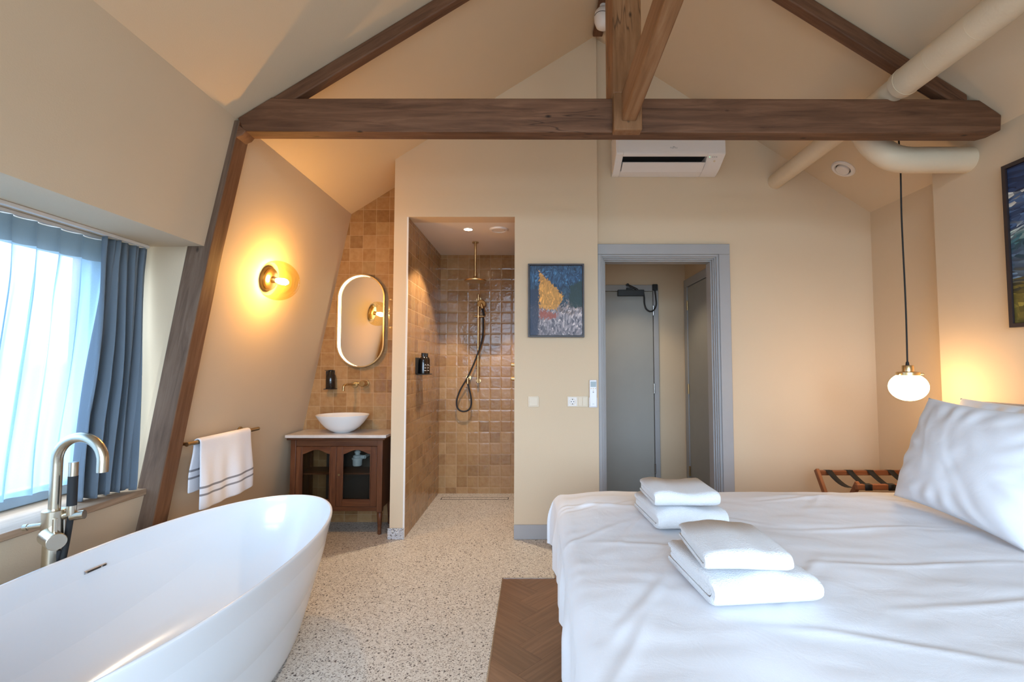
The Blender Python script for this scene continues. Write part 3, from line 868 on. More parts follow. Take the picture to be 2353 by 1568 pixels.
# soap bottle in its wall holder
sh = thing('soap_bottle_holder', 'small black wall holder for the soap bottle on the niche tiles', 'bottle holder', (-1.715, YV, 1.112))
obj('tray', MB().box(-1.757, -1.676, YV - 0.085, YV, 1.108, 1.113), BLACKM, sh, bevel=0.001)
obj('back_plate', MB().box(-1.775, -1.70, YV - 0.004, YV, 1.108, 1.26), BLACKM, sh, bevel=0.001)
obj('neck_clip', MB().box(-1.755, -1.70, YV - 0.075, YV, 1.2645, 1.268), BLACKM, sh, bevel=0.001)
sb = thing('soap_bottle', 'black soap bottle with sloped shoulders beside the basin tap', 'bottle', (-1.715, YV - 0.045, 1.1135))
obj('body', MB().lathe([(0.036, 0), (0.038, 0.003), (0.038, 0.108), (0.018, 0.143), (0.018, 0.146)], Matrix.Translation((-1.715, YV - 0.045, 1.1135)), 32), BLACKB, sb, smooth=35)
obj('cap', MB().lathe([(0.0165, 0.1465), (0.0165, 0.1505)], Matrix.Translation((-1.715, YV - 0.045, 1.1135)), 24), BLACKM, sb)

# antique glazed cabinet as a vanity
VY0, VY1, VX0, VX1, VT = 3.755, 4.055, -1.90, -1.185, 0.738
vn = thing('vanity_cabinet', 'antique dark brown cabinet with two glazed doors under the basin', 'cabinet', ((VX0 + VX1) / 2, 3.9, 0))
obj('worktop', MB().box(VX0 - 0.03, VX1 + 0.035, VY0 - 0.035, YV - 0.001, VT + 0.008, VT + 0.032), MARBLE, vn, bevel=0.004)
obj('cornice', MB().box(VX0 - 0.022, VX1 + 0.022, VY0 - 0.022, VY1, VT - 0.010, VT + 0.0075), CABW, vn, bevel=0.005)
m = MB()
PW = 0.042
def leg(x, y):
    mm = MB().box(x - PW / 2, x + PW / 2, y - PW / 2, y + PW / 2, 0.175, VT - 0.0105, 'z')
    mm.lathe([(0.012, 0.0), (0.016, 0.012), (0.013, 0.03), (0.014, 0.06), (0.019, 0.12), (0.021, 0.16), (0.017, 0.168), (0.021, 0.176)], Matrix.Translation((x, y, 0)), 16)
    return mm
for x in (VX0 + PW / 2, VX1 - PW / 2):
    for y in (VY0 + PW / 2, VY1 - PW / 2):
        obj('corner_leg', leg(x, y), CABW, vn, bevel=0.003)
obj('top_rail', MB().box(VX0 + PW, VX1 - PW, VY0 + 0.006, VY0 + 0.03, 0.678, VT - 0.0105), CABW, vn, bevel=0.002)
obj('bottom_rail', MB().box(VX0 + PW, VX1 - PW, VY0 + 0.006, VY0 + 0.03, 0.182, 0.215), CABW, vn, bevel=0.002)
obj('side_panel', MB().box(VX1 - 0.03, VX1 - 0.016, VY0 + PW, VY1 - PW, 0.19, VT - 0.0105, 'z'), CABW, vn)
obj('side_panel', MB().box(VX0 + 0.016, VX0 + 0.03, VY0 + PW, VY1 - PW, 0.19, VT - 0.0105, 'z'), CABW, vn)
obj('back_panel', MB().box(-1.74, VX1 - 0.031, VY1 - 0.016, VY1 - 0.006, 0.19, VT - 0.0105, 'z'), BEDW, vn)
obj('cabinet_floor', MB().box(VX0 + 0.03, VX1 - 0.03, VY0 + 0.03, VY1 - 0.017, 0.19, 0.205), CABW, vn)
obj('shelf', MB().box(VX0 + 0.031, VX1 - 0.031, VY0 + 0.045, VY1 - 0.017, 0.452, 0.464), CABW, vn)
def door(x0, x1, hinge):
    z0, z1 = 0.217, 0.676; s_ = 0.046
    y0, y1 = VY0 + 0.002, VY0 + 0.022
    mm = MB().box(x0, x0 + s_, y0, y1, z0, z1, 'z').box(x1 - s_, x1, y0, y1, z0, z1, 'z').box(x0 + s_, x1 - s_, y0, y1, z0, z0 + 0.05)
    # arched top rail: the opening's top is a shallow ogee
    a, b_ = x0 + s_, x1 - s_
    low = [(a + (b_ - a) * i / 16, z1 - 0.060 + 0.034 * math.sin(PI * i / 16) ** 1.6) for i in range(17)]
    mm.prism([(b_, z1), (a, z1)] + low, 'y', y0, y1)
    fr = obj('door', mm, CABW, vn, bevel=0.002)
    obj('pane', MB().box(a - 0.003, b_ + 0.003, y0 + 0.010, y0 + 0.013, z0 + 0.048, z1 - 0.024), CABGL, fr)
    m2 = MB()
    for r in ((a, a + 0.006, z0 + 0.05, z1 - 0.058), (b_ - 0.006, b_, z0 + 0.05, z1 - 0.058)):
        m2.box(r[0], r[1], y0 - 0.002, y0 + 0.008, r[2], r[3], 'z')
    m2.box(a, b_, y0 - 0.002, y0 + 0.008, z0 + 0.05, z0 + 0.056)
    obj('bead', m2, CABW, fr)
    return fr
xm_ = (VX0 + VX1) / 2
door(VX0 + PW + 0.002, xm_ - 0.001, 0); dr = door(xm_ + 0.001, VX1 - PW - 0.002, 1)
obj('keyhole', MB().cyl((xm_ + 0.022, VY0 + 0.003, 0.46), (xm_ + 0.022, VY0 - 0.002, 0.46), 0.008), BRASSD, dr)

# basin
bc = Vector((-1.552, 3.885, VT + 0.0325))
bprof = [(0.062, 0.0), (0.066, 0.004), (0.095, 0.014), (0.135, 0.042), (0.168, 0.078), (0.192, 0.112), (0.207, 0.136), (0.2085, 0.139), (0.206, 0.1405), (0.2025, 0.138), (0.187, 0.112), (0.160, 0.074), (0.125, 0.040), (0.08, 0.020), (0.03, 0.014), (0.001, 0.0135)]
bs = thing('wash_basin', 'white ceramic bowl basin on the stone topped cabinet', 'basin', bc)
obj('bowl', MB().lathe(bprof, Matrix.Translation(bc), 64, sy=0.84), CERAM, bs, smooth=60)
obj('drain', MB().lathe([(0.02, 0.0136), (0.02, 0.017), (0.016, 0.019)], Matrix.Translation(bc), 24), BRASSD, bs)
# bottle trap seen through the glazed door
tx = Vector((-1.432, 3.90, 0.50))
tr_ = thing('drain_trap', 'pale plastic drain trap seen through the cabinet door glass', 'drain trap', tx)
PT = plain('trap_plastic', (0.62, 0.72, 0.78), 0.4)
obj('cup', MB().lathe([(0.001, 0), (0.03, 0.0), (0.036, 0.006), (0.037, 0.05), (0.043, 0.052), (0.043, 0.064), (0.034, 0.068), (0.034, 0.082), (0.022, 0.088), (0.019, 0.09)], Matrix.Translation(tx), 32), PT, tr_, smooth=35)
obj('inlet_pipe', MB().cyl(tx + Vector((0, 0, 0.09)), tx + Vector((0, 0, 0.225)), 0.017).cyl(tx + Vector((0, 0, 0.10)), tx + Vector((0, 0, 0.118)), 0.024), PT, tr_)
obj('outlet_pipe', MB().cyl(tx + Vector((0.03, 0, 0.07)), tx + Vector((0.06, 0.0, 0.07)), 0.016).cyl(tx + Vector((0.055, 0.0, 0.07)), tx + Vector((0.055, 0.130, 0.07)), 0.014), PT, tr_)
obj('supply_hose', MB().tube(spline([(-1.34, 4.02, 0.486), (-1.33, 3.95, 0.505), (-1.28, 3.88, 0.53), (-1.24, 3.92, 0.55), (-1.245, 3.98, 0.60), (-1.27, 4.02, 0.70)], 8), 0.009, 10), STEEL, tr_)

# ---------------------------------------------------------------- shower
rs = thing('rain_shower', 'round brass rain shower head on a straight ceiling arm', 'shower head', (-0.562, 4.44, 2.465))
obj('ceiling_rose', MB().cyl((-0.562, 4.44, 2.4655), (-0.562, 4.44, 2.455), 0.030), BRASS, rs)
obj('arm', MB().cyl((-0.562, 4.44, 2.457), (-0.562, 4.44, 2.135), 0.0115), BRASS, rs)
obj('rain_head', MB().lathe([(0.001, -0.018), (0.098, -0.018), (0.1, -0.015), (0.1, -0.009), (0.096, -0.006), (0.03, 0.004), (0.018, 0.02), (0.012, 0.03)], Matrix.Translation((-0.562, 4.44, 2.112)), 48), BRASS, rs, smooth=35)
sr = thing('shower_rail', 'brass slide rail with hand shower on the tiled back wall', 'hand shower', (-0.585, YS, 1.15))
xr = -0.588
obj('rail', MB().cyl((xr, YS - 0.055, 2.04), (xr, YS - 0.055, 1.128), 0.0095), BRASS, sr)
for z in (1.995, 1.15):
    obj('rail_bracket', MB().cyl((xr, YS, z), (xr, YS - 0.06, z), 0.011).cyl((xr, YS, z), (xr, YS - 0.008, z), 0.024).cyl((xr, YS - 0.055, z - 0.016), (xr, YS - 0.055, z + 0.016), 0.0135), BRASS, sr)
zsl = at(1095, 727, Y=YS - 0.06).z
obj('slider', MB().cyl((xr - 0.040, YS - 0.058, zsl), (xr + 0.058, YS - 0.062, zsl), 0.008).cyl((xr, YS - 0.055, zsl - 0.018), (xr, YS - 0.055, zsl + 0.018), 0.0145), BRASS, sr)
H0 = Vector((xr + 0.062, YS - 0.07, zsl + 0.005)); H1 = Vector((xr + 0.036, YS - 0.10, zsl + 0.125))
hh_ = obj('shower_head', MB().lathe([(0.001, 0.0), (0.040, 0.0), (0.042, 0.004), (0.041, 0.014), (0.03, 0.022), (0.001, 0.026)], Matrix.Translation(H1) @ Vector((0.0, -0.8, -0.62)).to_track_quat('Z', 'Y').to_matrix().to_4x4() @ Matrix.Scale(-1, 4, (0, 0, 1)), 32), BRASS, sr, smooth=40)
obj('grip', MB().cyl(H0, H0 + (H1 - H0) * 0.62, 0.0115, 0.0125), BLACKM, hh_)
obj('neck', MB().cyl(H0 + (H1 - H0) * 0.60, H1, 0.012), BRASS, hh_)
ypl = YS - 0.07
hp = [at(x, y, Y=ypl) for x, y in ((1110, 730), (1110, 760), (1107, 785), (1098, 812), (1086, 843), (1072, 872), (1058, 896), (1050, 918), (1050, 934), (1056, 943), (1066, 946), (1077, 942), (1083, 930), (1082, 912), (1078, 894), (1074.5, 878))]
obj('hose', MB().tube(spline(hp, 5), 0.0085, 10), BLACKM, sr)
we = at(1077, 868, Y=YS)
oe = obj('wall_elbow', MB().cyl((we.x, YS, we.z), (we.x, YS - 0.010, we.z), 0.026).cyl((we.x, YS, we.z), (we.x, YS - 0.07, we.z), 0.011), BRASS, sr)
obj('hose_nut', MB().cyl(hp[-1] + Vector((0, 0, -0.02)), hp[-1] + Vector((0, 0, 0.04)), 0.0115), BRASS, oe)
for z, lab in ((1.312, 'brass round shower control knob, the upper of the pair on the side wall'), (1.193, 'brass round shower control knob, the lower of the pair on the side wall')):
    k = thing('shower_control', lab, 'shower control', (-0.14, 4.1, z), 'shower controls')
    obj('rosette', MB().cyl((-0.14, 4.1, z), (-0.15, 4.1, z), 0.032), BRASS, k)
    obj('knob', MB().cyl((-0.149, 4.1, z), (-0.206, 4.1, z), 0.0165, n=32), BRASS, k, bevel=0.002)
m = MB(); dx0, dx1, dy0, dy1 = -0.925, -0.262, 4.745, 4.822
for a in ((dx0, dx1, dy0, dy0 + 0.006), (dx0, dx1, dy1 - 0.006, dy1), (dx0, dx0 + 0.006, dy0, dy1), (dx1 - 0.006, dx1, dy0, dy1)):
    m.box(a[0], a[1], a[2], a[3], -0.01, 0.0012)
dr_ = thing('linear_drain', 'slim rectangular floor drain with terrazzo inlay by the shower back wall', 'drain', (-0.6, 4.78, 0))
obj('drain_frame', m, BLACKM, dr_)
obj('inlay', MB().box(dx0 + 0.008, dx1 - 0.008, dy0 + 0.008, dy1 - 0.008, -0.01, 0.001), TERR, dr_)
# two bottles in a black holder
bh = thing('shower_bottle_holder', 'black wall bracket carrying two dark bottles on the shower tiles', 'bottle holder', (-0.99, 4.08, 1.24))
obj('back_plate', MB().box(-0.9905, -0.982, 3.955, 4.21, 1.236, 1.372), BLACKM, bh, bevel=0.003)
obj('tray', MB().box(-0.985, -0.905, 3.99, 4.21, 1.228, 1.2355), BLACKM, bh, bevel=0.002)
for y, lab in ((4.045, 'dark brown shower bottle in the wall bracket nearer the bedroom'), (4.145, 'dark brown shower bottle in the wall bracket nearer the back tiles')):
    o = thing('shower_bottle', lab, 'bottle', (-0.945, y, 1.236), 'bottles in the shower bracket')
    T_ = Matrix.Translation((-0.945, y, 1.236))
    obj('body', MB().lathe([(0.030, 0), (0.034, 0.004), (0.034, 0.115), (0.031, 0.130), (0.022, 0.142), (0.016, 0.146), (0.016, 0.150)], T_, 32), BLACKB, o, smooth=40)
    obj('cap', MB().lathe([(0.0175, 0.150), (0.0175, 0.174), (0.016, 0.176)], T_, 24), BLACK, o, smooth=40)
    lm = MB()
    for zc_, w_, h_ in ((0.068, 0.017, 0.0016), (0.078, 0.006, 0.004), (0.050, 0.008, 0.005), (0.028, 0.011, 0.004)):
        lm.grid(lambda u, v: T_ @ Vector((0.0344 * math.sin(0.75 + (u - 0.5) * w_ / 0.017), -0.0344 * math.cos(0.75 + (u - 0.5) * w_ / 0.017), zc_ + (v - 0.5) * h_)), 8, 1)
    obj('label_print', lm, WHITEP, o)
# shower ceiling fittings
dl = thing('downlight', 'small bright recessed downlight in the shower ceiling', 'downlight', (-0.571, 4.02, 2.4655))
obj('lens', MB().lathe([(0.001, 0.0), (0.034, 0.0), (0.034, -0.003)], Matrix.Translation((-0.571, 4.02, 2.4652)), 28), emit('downlight_glow', (1.0, 0.86, 0.66), 40), dl)
obj('trim_ring', MB().lathe([(0.036, 0.0), (0.036, -0.004), (0.044, -0.003), (0.046, 0.0)], Matrix.Translation((-0.571, 4.02, 2.4655)), 32, cap=False), WHITEP, dl)
l = bpy.data.lights.new('downlight_beam', 'SPOT'); l.energy = 120; l.color = (1.0, 0.80, 0.56); l.spot_size = math.radians(104); l.spot_blend = 0.25; l.shadow_soft_size = 0.03
o = bpy.data.objects.new('downlight_beam', l); C.objects.link(o); o.parent = dl; o.location = (0, 0, -0.012)
sv = thing('ceiling_vent', 'round white extractor valve in the shower ceiling', 'vent', (-0.31, 4.02, 2.4655))
obj('vent_ring', MB().lathe([(0.080, 0.0), (0.080, -0.006), (0.074, -0.014), (0.060, -0.014), (0.056, -0.008), (0.056, 0.0)], Matrix.Translation((-0.31, 4.02, 2.4655)), 40, cap=False), WHITEP, sv)
obj('vent_disc', MB().lathe([(0.050, -0.002), (0.048, -0.010), (0.001, -0.013)], Matrix.Translation((-0.31, 4.02, 2.4655)), 32), WHITEP, sv)
# ---------------------------------------------------------------- bed side
BX0, BX1, BY0, BY1, BT = 0.145, 2.40, 0.80, 2.565, 0.628
bed = thing('bed', 'wide double bed with grey upholstered headboard against the cream wall', 'bed', (1.25, 1.7, 0))
obj('bed_base', MB().box(BX0 + 0.03, BX1, BY0 + 0.02, BY1 - 0.02, 0.13, 0.33), BEDW, bed, bevel=0.01)
obj('mattress', MB().box(BX0 + 0.01, BX1, BY0, BY1, 0.33, BT - 0.012), MATTR, bed, bevel=0.045, seg=4)
for x in (BX0 + 0.04, BX1 - 0.08):
    for y in (BY0 + 0.08, BY1 - 0.06):
        obj('leg', MB().box(x - 0.028, x + 0.028, y - 0.028, y + 0.028, 0, 0.131, 'z'), BEDW, bed, bevel=0.004)
# headboard with rounded upper corners and a piped edge
HY0, HY1, HZ, HX0, HX1 = 0.70, 2.755, 1.105, 2.415, 2.515
def hb_outline(inset=0.0, n=8):
    r = 0.10
    pts = [(HY0 + inset, 0.05), (HY1 - inset, 0.05)]
    for k in range(n + 1):
        a = PI / 2 * k / n; pts.append((HY1 - inset - r + r * math.cos(a), HZ - inset - r + r * math.sin(a)))
    for k in range(n + 1):
        a = PI / 2 + PI / 2 * k / n; pts.append((HY0 + inset + r + r * math.cos(a), HZ - inset - r + r * math.sin(a)))
    return pts
hbd = obj('headboard', MB().prism(hb_outline(), 'x', HX0, HX1), HEADB, bed, bevel=0.018, seg=4)
pl = [Vector((HX0 + 0.006, y, z)) for y, z in hb_outline(0.005)[1:]]
obj('piping', MB().tube(pl, 0.0055, 8), plain('piping_grey', (0.26, 0.24, 0.24), 0.9), hbd)

# duvet: unrolled cloth over foot (x) and both long sides (y)
def fold(d, r):
    # d: distance past the start of the rounding; returns (outward, downward)
    if d <= 0: return d, 0.0
    L_ = r * PI / 2
    if d < L_:
        a = d / r; return r * math.sin(a), r * (1 - math.cos(a))
    return r, r + d - L_
DX, DYa, DYb, DR = 0.155, 2.545, 0.82, 0.055
ZT = BT + 0.028
DROPX, DROPY = 0.30, 0.30
random.seed(3)
CREASE = []
for i in range(16):
    CREASE.append((random.uniform(0.1, 1.9), random.uniform(0.9, 2.5), random.uniform(-0.5, 0.35) if i % 3 else random.uniform(0.6, 1.1), random.uniform(0.18, 0.5), random.uniform(0.004, 0.009)))
CREASE += [(0.35, 2.25, -0.25, 0.4, 0.009), (0.75, 2.1, -0.45, 0.35, 0.008), (0.3, 1.35, 0.95, 0.3, 0.010), (0.22, 1.15, 1.1, 0.3, 0.010), (0.45, 1.75, -0.35, 0.4, 0.008), (1.3, 1.95, 0.05, 0.5, 0.007), (1.25, 1.6, 0.05, 0.55, 0.009), (1.3, 1.35, 0.12, 0.5, 0.008)]
def duvet_wr(x, y):
    z = 0.010 * fbm(x * 1.7, y * 1.9, 3.1) + 0.006 * fbm(x * 4.0, y * 6.0, 7.7) + 0.0025 * fbm(x * 9, y * 16, 1.3)
    for cx, cy, an, ln, hgt in CREASE:
        dx, dy = x - cx, y - cy
        ca, sa = math.cos(an), math.sin(an)
        u = dx * ca + dy * sa; w = -dx * sa + dy * ca + 0.10 * u * u + 0.012 * math.sin(u * 9 + cx * 7)
        if abs(u) < ln and abs(w) < 0.09:
            z += 0.55 * hgt * (math.cos(u / ln * PI / 2) ** 2) * (math.exp(-(w / 0.014) ** 2) - 0.55 * math.exp(-((w - 0.028) / 0.018) ** 2))
    return z
def duvet(u, v):
    sx_ = -(DROPX + 0.03) + u * (2.395 - DX + DROPX + 0.03)   # along x: negative past the foot
    sy_ = -(DROPY + 0.03) + v * (DYa - DYb + 2 * (DROPY + 0.03))
    px_, zx = (DX + sx_, 0.0)
    if sx_ < 0.0:
        o_, dn = fold(-sx_, DR); px_, zx = DX - o_, dn
    py_, zy = DYb + sy_, 0.0
    if sy_ < 0:
        o_, dn = fold(-sy_, DR); py_, zy = DYb - o_, dn
    elif sy_ > DYa - DYb:
        o_, dn = fold(sy_ - (DYa - DYb), DR); py_, zy = DYa + o_, dn
    down = (zx ** 4 + zy ** 4) ** 0.25
    z = ZT - down
    both = min(zx, zy)
    # corner: surplus cloth folds outwards
    if both > 0:
        k = smoothstep(0, 0.2, both)
        px_ -= 0.030 * k * math.sin(both * 14 + 0.5); py_ += (0.02 if sy_ > 0 else -0.02) * k
    top = 1 - smoothstep(0.02, 0.10, down)
    wr = duvet_wr(px_, py_) + 0.012 * top * (0.5 * math.sin(2.3 * px_ + 0.7) * math.sin(PI * min(1, max(0, (py_ - 0.8) / 1.75))))
    z += wr * top
    side = smoothstep(0.05, 0.20, down)
    wv = 0.010 * side * (math.sin(py_ * 17 + 0.8) + 0.5 * math.sin(py_ * 39)) if zx >= zy else 0
    wv2 = 0.010 * side * (math.sin(px_ * 15) + 0.5 * math.sin(px_ * 37 + 1)) if zy > zx else 0
    px_ -= wv + wr * (1 - top) * 0.6 + 0.006 * side; py_ += wv2 * (1 if sy_ > 0 else -1)
    # rounded-off head end: crown of the feather filling
    z -= 0.016 * (1 - smoothstep(0.0, 0.16, DYa - py_)) * top + 0.014 * (1 - smoothstep(0.0, 0.14, px_ - DX)) * top
    return Vector((px_, py_, max(z, 0.315 + 0.012 * math.sin(px_ * 9 + py_ * 13))))
dv = obj('duvet', MB().grid(duvet, 210, 210), DUVET, smooth=85, origin=(1.2, 1.7, 0.6))
tag(dv, 'smooth white duvet spread over the double bed with light creases', 'duvet')

def rest(x0, x1, y0, y1):
    # highest point of the duvet under a footprint
    return max(ZT + duvet_wr(x, y) + 0.012 * 0.5 * math.sin(2.3 * x + 0.7) * math.sin(PI * min(1, max(0, (y - 0.8) / 1.75)))
               for x in (x0 + (x1 - x0) * i / 16 for i in range(17)) for y in (y0 + (y1 - y0) * j / 16 for j in range(17)))

# pillows
def pillow(name, label, W, H, T, M, seed, group=None):
    def side(sgn):
        def fn(u, v):
            a, b_ = 2 * u - 1, 2 * v - 1
            # outline: sides drawn in between the corners
            x = a * W / 2 * (1 - 0.055 * (1 - b_ * b_) * abs(a) ** 3); y = b_ * H / 2 * (1 - 0.07 * (1 - a * a) * abs(b_) ** 3)
            e = max(0.0, (1 - abs(a) ** 2.6)) ** 0.55 * max(0.0, (1 - abs(b_) ** 2.6)) ** 0.55
            t = T / 2 * e
            rad = max(abs(a), abs(b_))
            w = 0.010 * fbm(x * 5 + seed, y * 5, seed) + 0.005 * fbm(x * 13, y * 15 + seed, 2.0)
            # puckers running in from the corners and seams
            ang = math.atan2(b_, a)
            w += 0.010 * smoothstep(0.5, 0.95, rad) * math.sin(ang * 17 + seed + 2.0 * fbm(a * 2, b_ * 2, seed)) * e
            cr = (x * 0.8 + y * 0.45 + 0.04 * math.sin(y * 9 + seed))
            w += 0.0012 * math.exp(-((cr - 0.02) / 0.010) ** 2) * e - 0.002 * math.exp(-((cr - 0.05) / 0.02) ** 2) * e
            w += 0.003 * math.exp(-((x * 0.9 + y * 0.4 + 0.12) / 0.013) ** 2) * e * smoothstep(-0.6, 0.1, b_)
            t = t + w * min(1, e * 1.6)
            return M @ Vector((x, y, sgn * max(t, 0.0) if e > 0 else 0))
        return fn
    mb = MB().grid(side(1), 64, 48).grid(side(-1), 64, 48)
    loc = M.translation.copy()
    lowv = min(v[2] for v in mb.v)
    fx0 = min(v[0] for v in mb.v if v[2] < lowv + 0.05); fx1 = max(v[0] for v in mb.v if v[2] < lowv + 0.05)
    lift = rest(fx0, min(fx1, 2.38), M.translation.y - W / 2, M.translation.y + W / 2) - lowv + 0.001
    mb.v = [(v[0], v[1], v[2] + lift) for v in mb.v]
    o = obj(name, mb, PILLOWM, smooth=85, origin=loc)
    bm = bmesh.new(); bm.from_mesh(o.data); bmesh.ops.remove_doubles(bm, verts=bm.verts, dist=0.0008); bmesh.ops.recalc_face_normals(bm, faces=bm.faces); bm.to_mesh(o.data); bm.free()
    return tag(o, label, 'pillow', group)
def pmat(cen, tilt, yaw=0.0, roll=0.0):
    # local x -> -world Y (width), local y -> up the slope, local z -> facing -X and up
    ca, sa = math.cos(tilt), math.sin(tilt)
    up_ = Vector((ca, 0, sa)); wd = Vector((0, -1, 0)); nn = Vector((-sa, 0, ca))
    R_ = Matrix(((wd.x, up_.x, nn.x, 0), (wd.y, up_.y, nn.y, 0), (wd.z, up_.z, nn.z, 0), (0, 0, 0, 1)))
    return Matrix.Translation(cen) @ Matrix.Rotation(yaw, 4, 'Z') @ R_ @ Matrix.Rotation(roll, 4, 'Z')
pillow('pillow', 'front white pillow leaning on another, facing the bath beneath the hanging globe lamp', 0.66, 0.50, 0.19, pmat((1.795, 2.0, 0.868), math.radians(70), math.radians(-2), math.radians(-2)), 1.3)
pillow('pillow', 'white pillow propped upright between the grey headboard and the front pillow', 0.68, 0.50, 0.16, pmat((2.150, 2.17, 0.855), math.radians(72), 0.02, 0.0), 4.1)
pillow('pillow', 'white pillow on the near half of the bed, cut by the picture edge', 0.66, 0.52, 0.20, pmat((1.87, 1.24, 0.850), math.radians(55), 0.03, 0.03), 7.7)

# folded towels
def towel_fold(name, label, cen, yaw, L, D, H, seed, nl=2, group='folded towels on the bed', slump=0.0):
    # a terry sheet folded over and over: nested C-shaped layers, fold towards the camera
    mb = MB()
    Mw = Matrix.Translation(cen) @ Matrix.Rotation(yaw, 4, 'Z')
    t = H / (2 * nl)
    for k in range(nl):
        ht = H / 2 - t * (k + 0.5)          # half height of this layer's centre line
        f = -D / 2 + H / 2 + 0.006 * k      # x of the fold's centre
        back = D / 2 - 0.012 * k - random.uniform(0, 0.008)
        path = [(back, -ht), (back * 0.5 + f * 0.5, -ht), (f, -ht)]
        for i in range(1, 8):
            a = -PI / 2 - PI * i / 8; path.append((f + ht * math.cos(a), ht * math.sin(a)))
        path += [(f, ht), (back * 0.5 + f * 0.5, ht), (back, ht)]
        # offset both ways into a thick band, closed with round ends
        band = []
        th = t * 0.49
        nrm_ = []
        for i in range(len(path)):
            a, b_ = path[max(i - 1, 0)], path[min(i + 1, len(path) - 1)]
            d_ = Vector((b_[0] - a[0], b_[1] - a[1])).normalized(); nrm_.append(Vector((-d_.y, d_.x)))
        fwd = [(path[i][0] + nrm_[i].x * th, path[i][1] + nrm_[i].y * th) for i in range(len(path))]
        bwd = [(path[i][0] - nrm_[i].x * th, path[i][1] - nrm_[i].y * th) for i in range(len(path))]
        e0 = (path[0][0] + th * 0.8, path[0][1]); e1 = (path[-1][0] + th * 0.8, path[-1][1])
        loop = fwd + [e1] + bwd[::-1] + [e0]
        ns = 26; n = len(loop); vs = []
        for j in range(ns + 1):
            w = (j / ns - 0.5); xx = w * (L - 0.006 * k)
            endk = min(1.0, (0.5 - abs(w)) * ns / 1.2); sq = 0.86 + 0.14 * endk ** 0.5
            for (yy, zz_) in loop:
                kk = (zz_ / H + 0.5)
                wob = 0.005 * fbm(xx * 11 + seed, yy * 9, seed + k) + 0.003 * fbm(xx * 30, yy * 30 + seed, 5)
                zz2 = zz_ * sq + (wob + slump * kk * (0.020 * math.sin(w * 7 + seed) - 0.012 * (2 * w) ** 2)) * kk
                yy2 = yy + 0.006 * fbm(xx * 8, zz_ * 30, seed) * (1 if yy < 0 else 0.5)
                vs.append(Mw @ Vector((xx, yy2, zz2 + H / 2)))
        fs = [(j * n + i, j * n + (i + 1) % n, (j + 1) * n + (i + 1) % n, (j + 1) * n + i) for j in range(ns) for i in range(n)]
        # end caps as strips between the two sides of the band
        m_ = len(path)
        for j0 in (0, ns):
            b0_ = j0 * n
            for i in range(m_ - 1):
                fs.append((b0_ + i, b0_ + i + 1, b0_ + n - 2 - (i + 1), b0_ + n - 2 - i))
            fs.append((b0_ + m_ - 1, b0_ + m_, b0_ + m_ + 1)); fs.append((b0_ + n - 2, b0_ + n - 1, b0_))
        mb.add(vs, fs)
    o = obj(name, mb, TOWEL, smooth=75, origin=cen)
    return tag(o, label, 'towel', group)
zb = rest(0.42, 0.78, 1.24, 1.62) + 0.0015
zb2 = rest(0.43, 0.77, 1.85, 2.23) + 0.0015
towel_fold('folded_towel', 'white folded bath towel at the bottom of the pile closer to the camera', (0.592, 1.430, zb), 0.10, 0.298, 0.32, 0.078, 1.0, 2, slump=0.35)
towel_fold('folded_towel', 'smaller white folded towel on top of the pile closer to the camera', (0.562, 1.405, zb + 0.090), -0.03, 0.228, 0.26, 0.052, 2.0, 2, slump=0.2)
towel_fold('folded_towel', 'white folded bath towel at the bottom of the pile closer to the doorway', (0.598, 2.035, zb2), 0.08, 0.280, 0.32, 0.078, 3.0, 2, slump=0.4)
tt = towel_fold('folded_towel', 'white rolled and folded towel on top of the pile closer to the doorway', (0.588, 2.005, zb2 + 0.089), 0.02, 0.255, 0.25, 0.055, 4.0, 2, slump=0.4)

# pendant lamp
pe = Vector((2.213, 2.85, 1.178))
pn = thing('pendant_lamp', 'lit white glass globe hanging on a long black cord beside the headboard', 'pendant lamp', pe)
Tp = Matrix.Translation(pe)
gp = [(0.001, -0.083)] + [(0.098 * math.cos(a), 0.083 * math.sin(a)) for a in [-PI / 2 + PI * i / 28 for i in range(1, 25)]]
gp = [g for g in gp if g[1] < 0.072] + [(0.052, 0.073)]
obj('globe_shade', MB().lathe(gp, Tp, 48, cap=False), emit('opal_glow', (1.0, 0.63, 0.30), 38.0), pn, smooth=80)
obj('gallery', MB().lathe([(0.045, 0.066), (0.060, 0.068), (0.060, 0.086), (0.040, 0.090), (0.030, 0.091), (0.030, 0.124), (0.028, 0.127), (0.008, 0.128)], Tp, 40), BRASS, pn, smooth=35)
for sg in (1, -1):
    obj('finger_screw', MB().cyl(pe + Vector((0.055 * sg, -0.02, 0.077)), pe + Vector((0.074 * sg, -0.026, 0.077)), 0.0045), BRASS, pn)
obj('cord_grip', MB().lathe([(0.010, 0.126), (0.008, 0.145), (0.005, 0.15)], Tp, 16), BLACKM, pn)
zt = zr(pe.x) - 0.004
obj('cord', MB().tube(spline([pe + Vector((0, 0, 0.13)), pe + Vector((0.004, 0, 0.5)), pe + Vector((0.001, 0, 1.0)), Vector((pe.x + 0.006, pe.y, zt - 0.3)), Vector((pe.x, pe.y, zt))], 8), 0.0046, 8), BLACKM, pn)

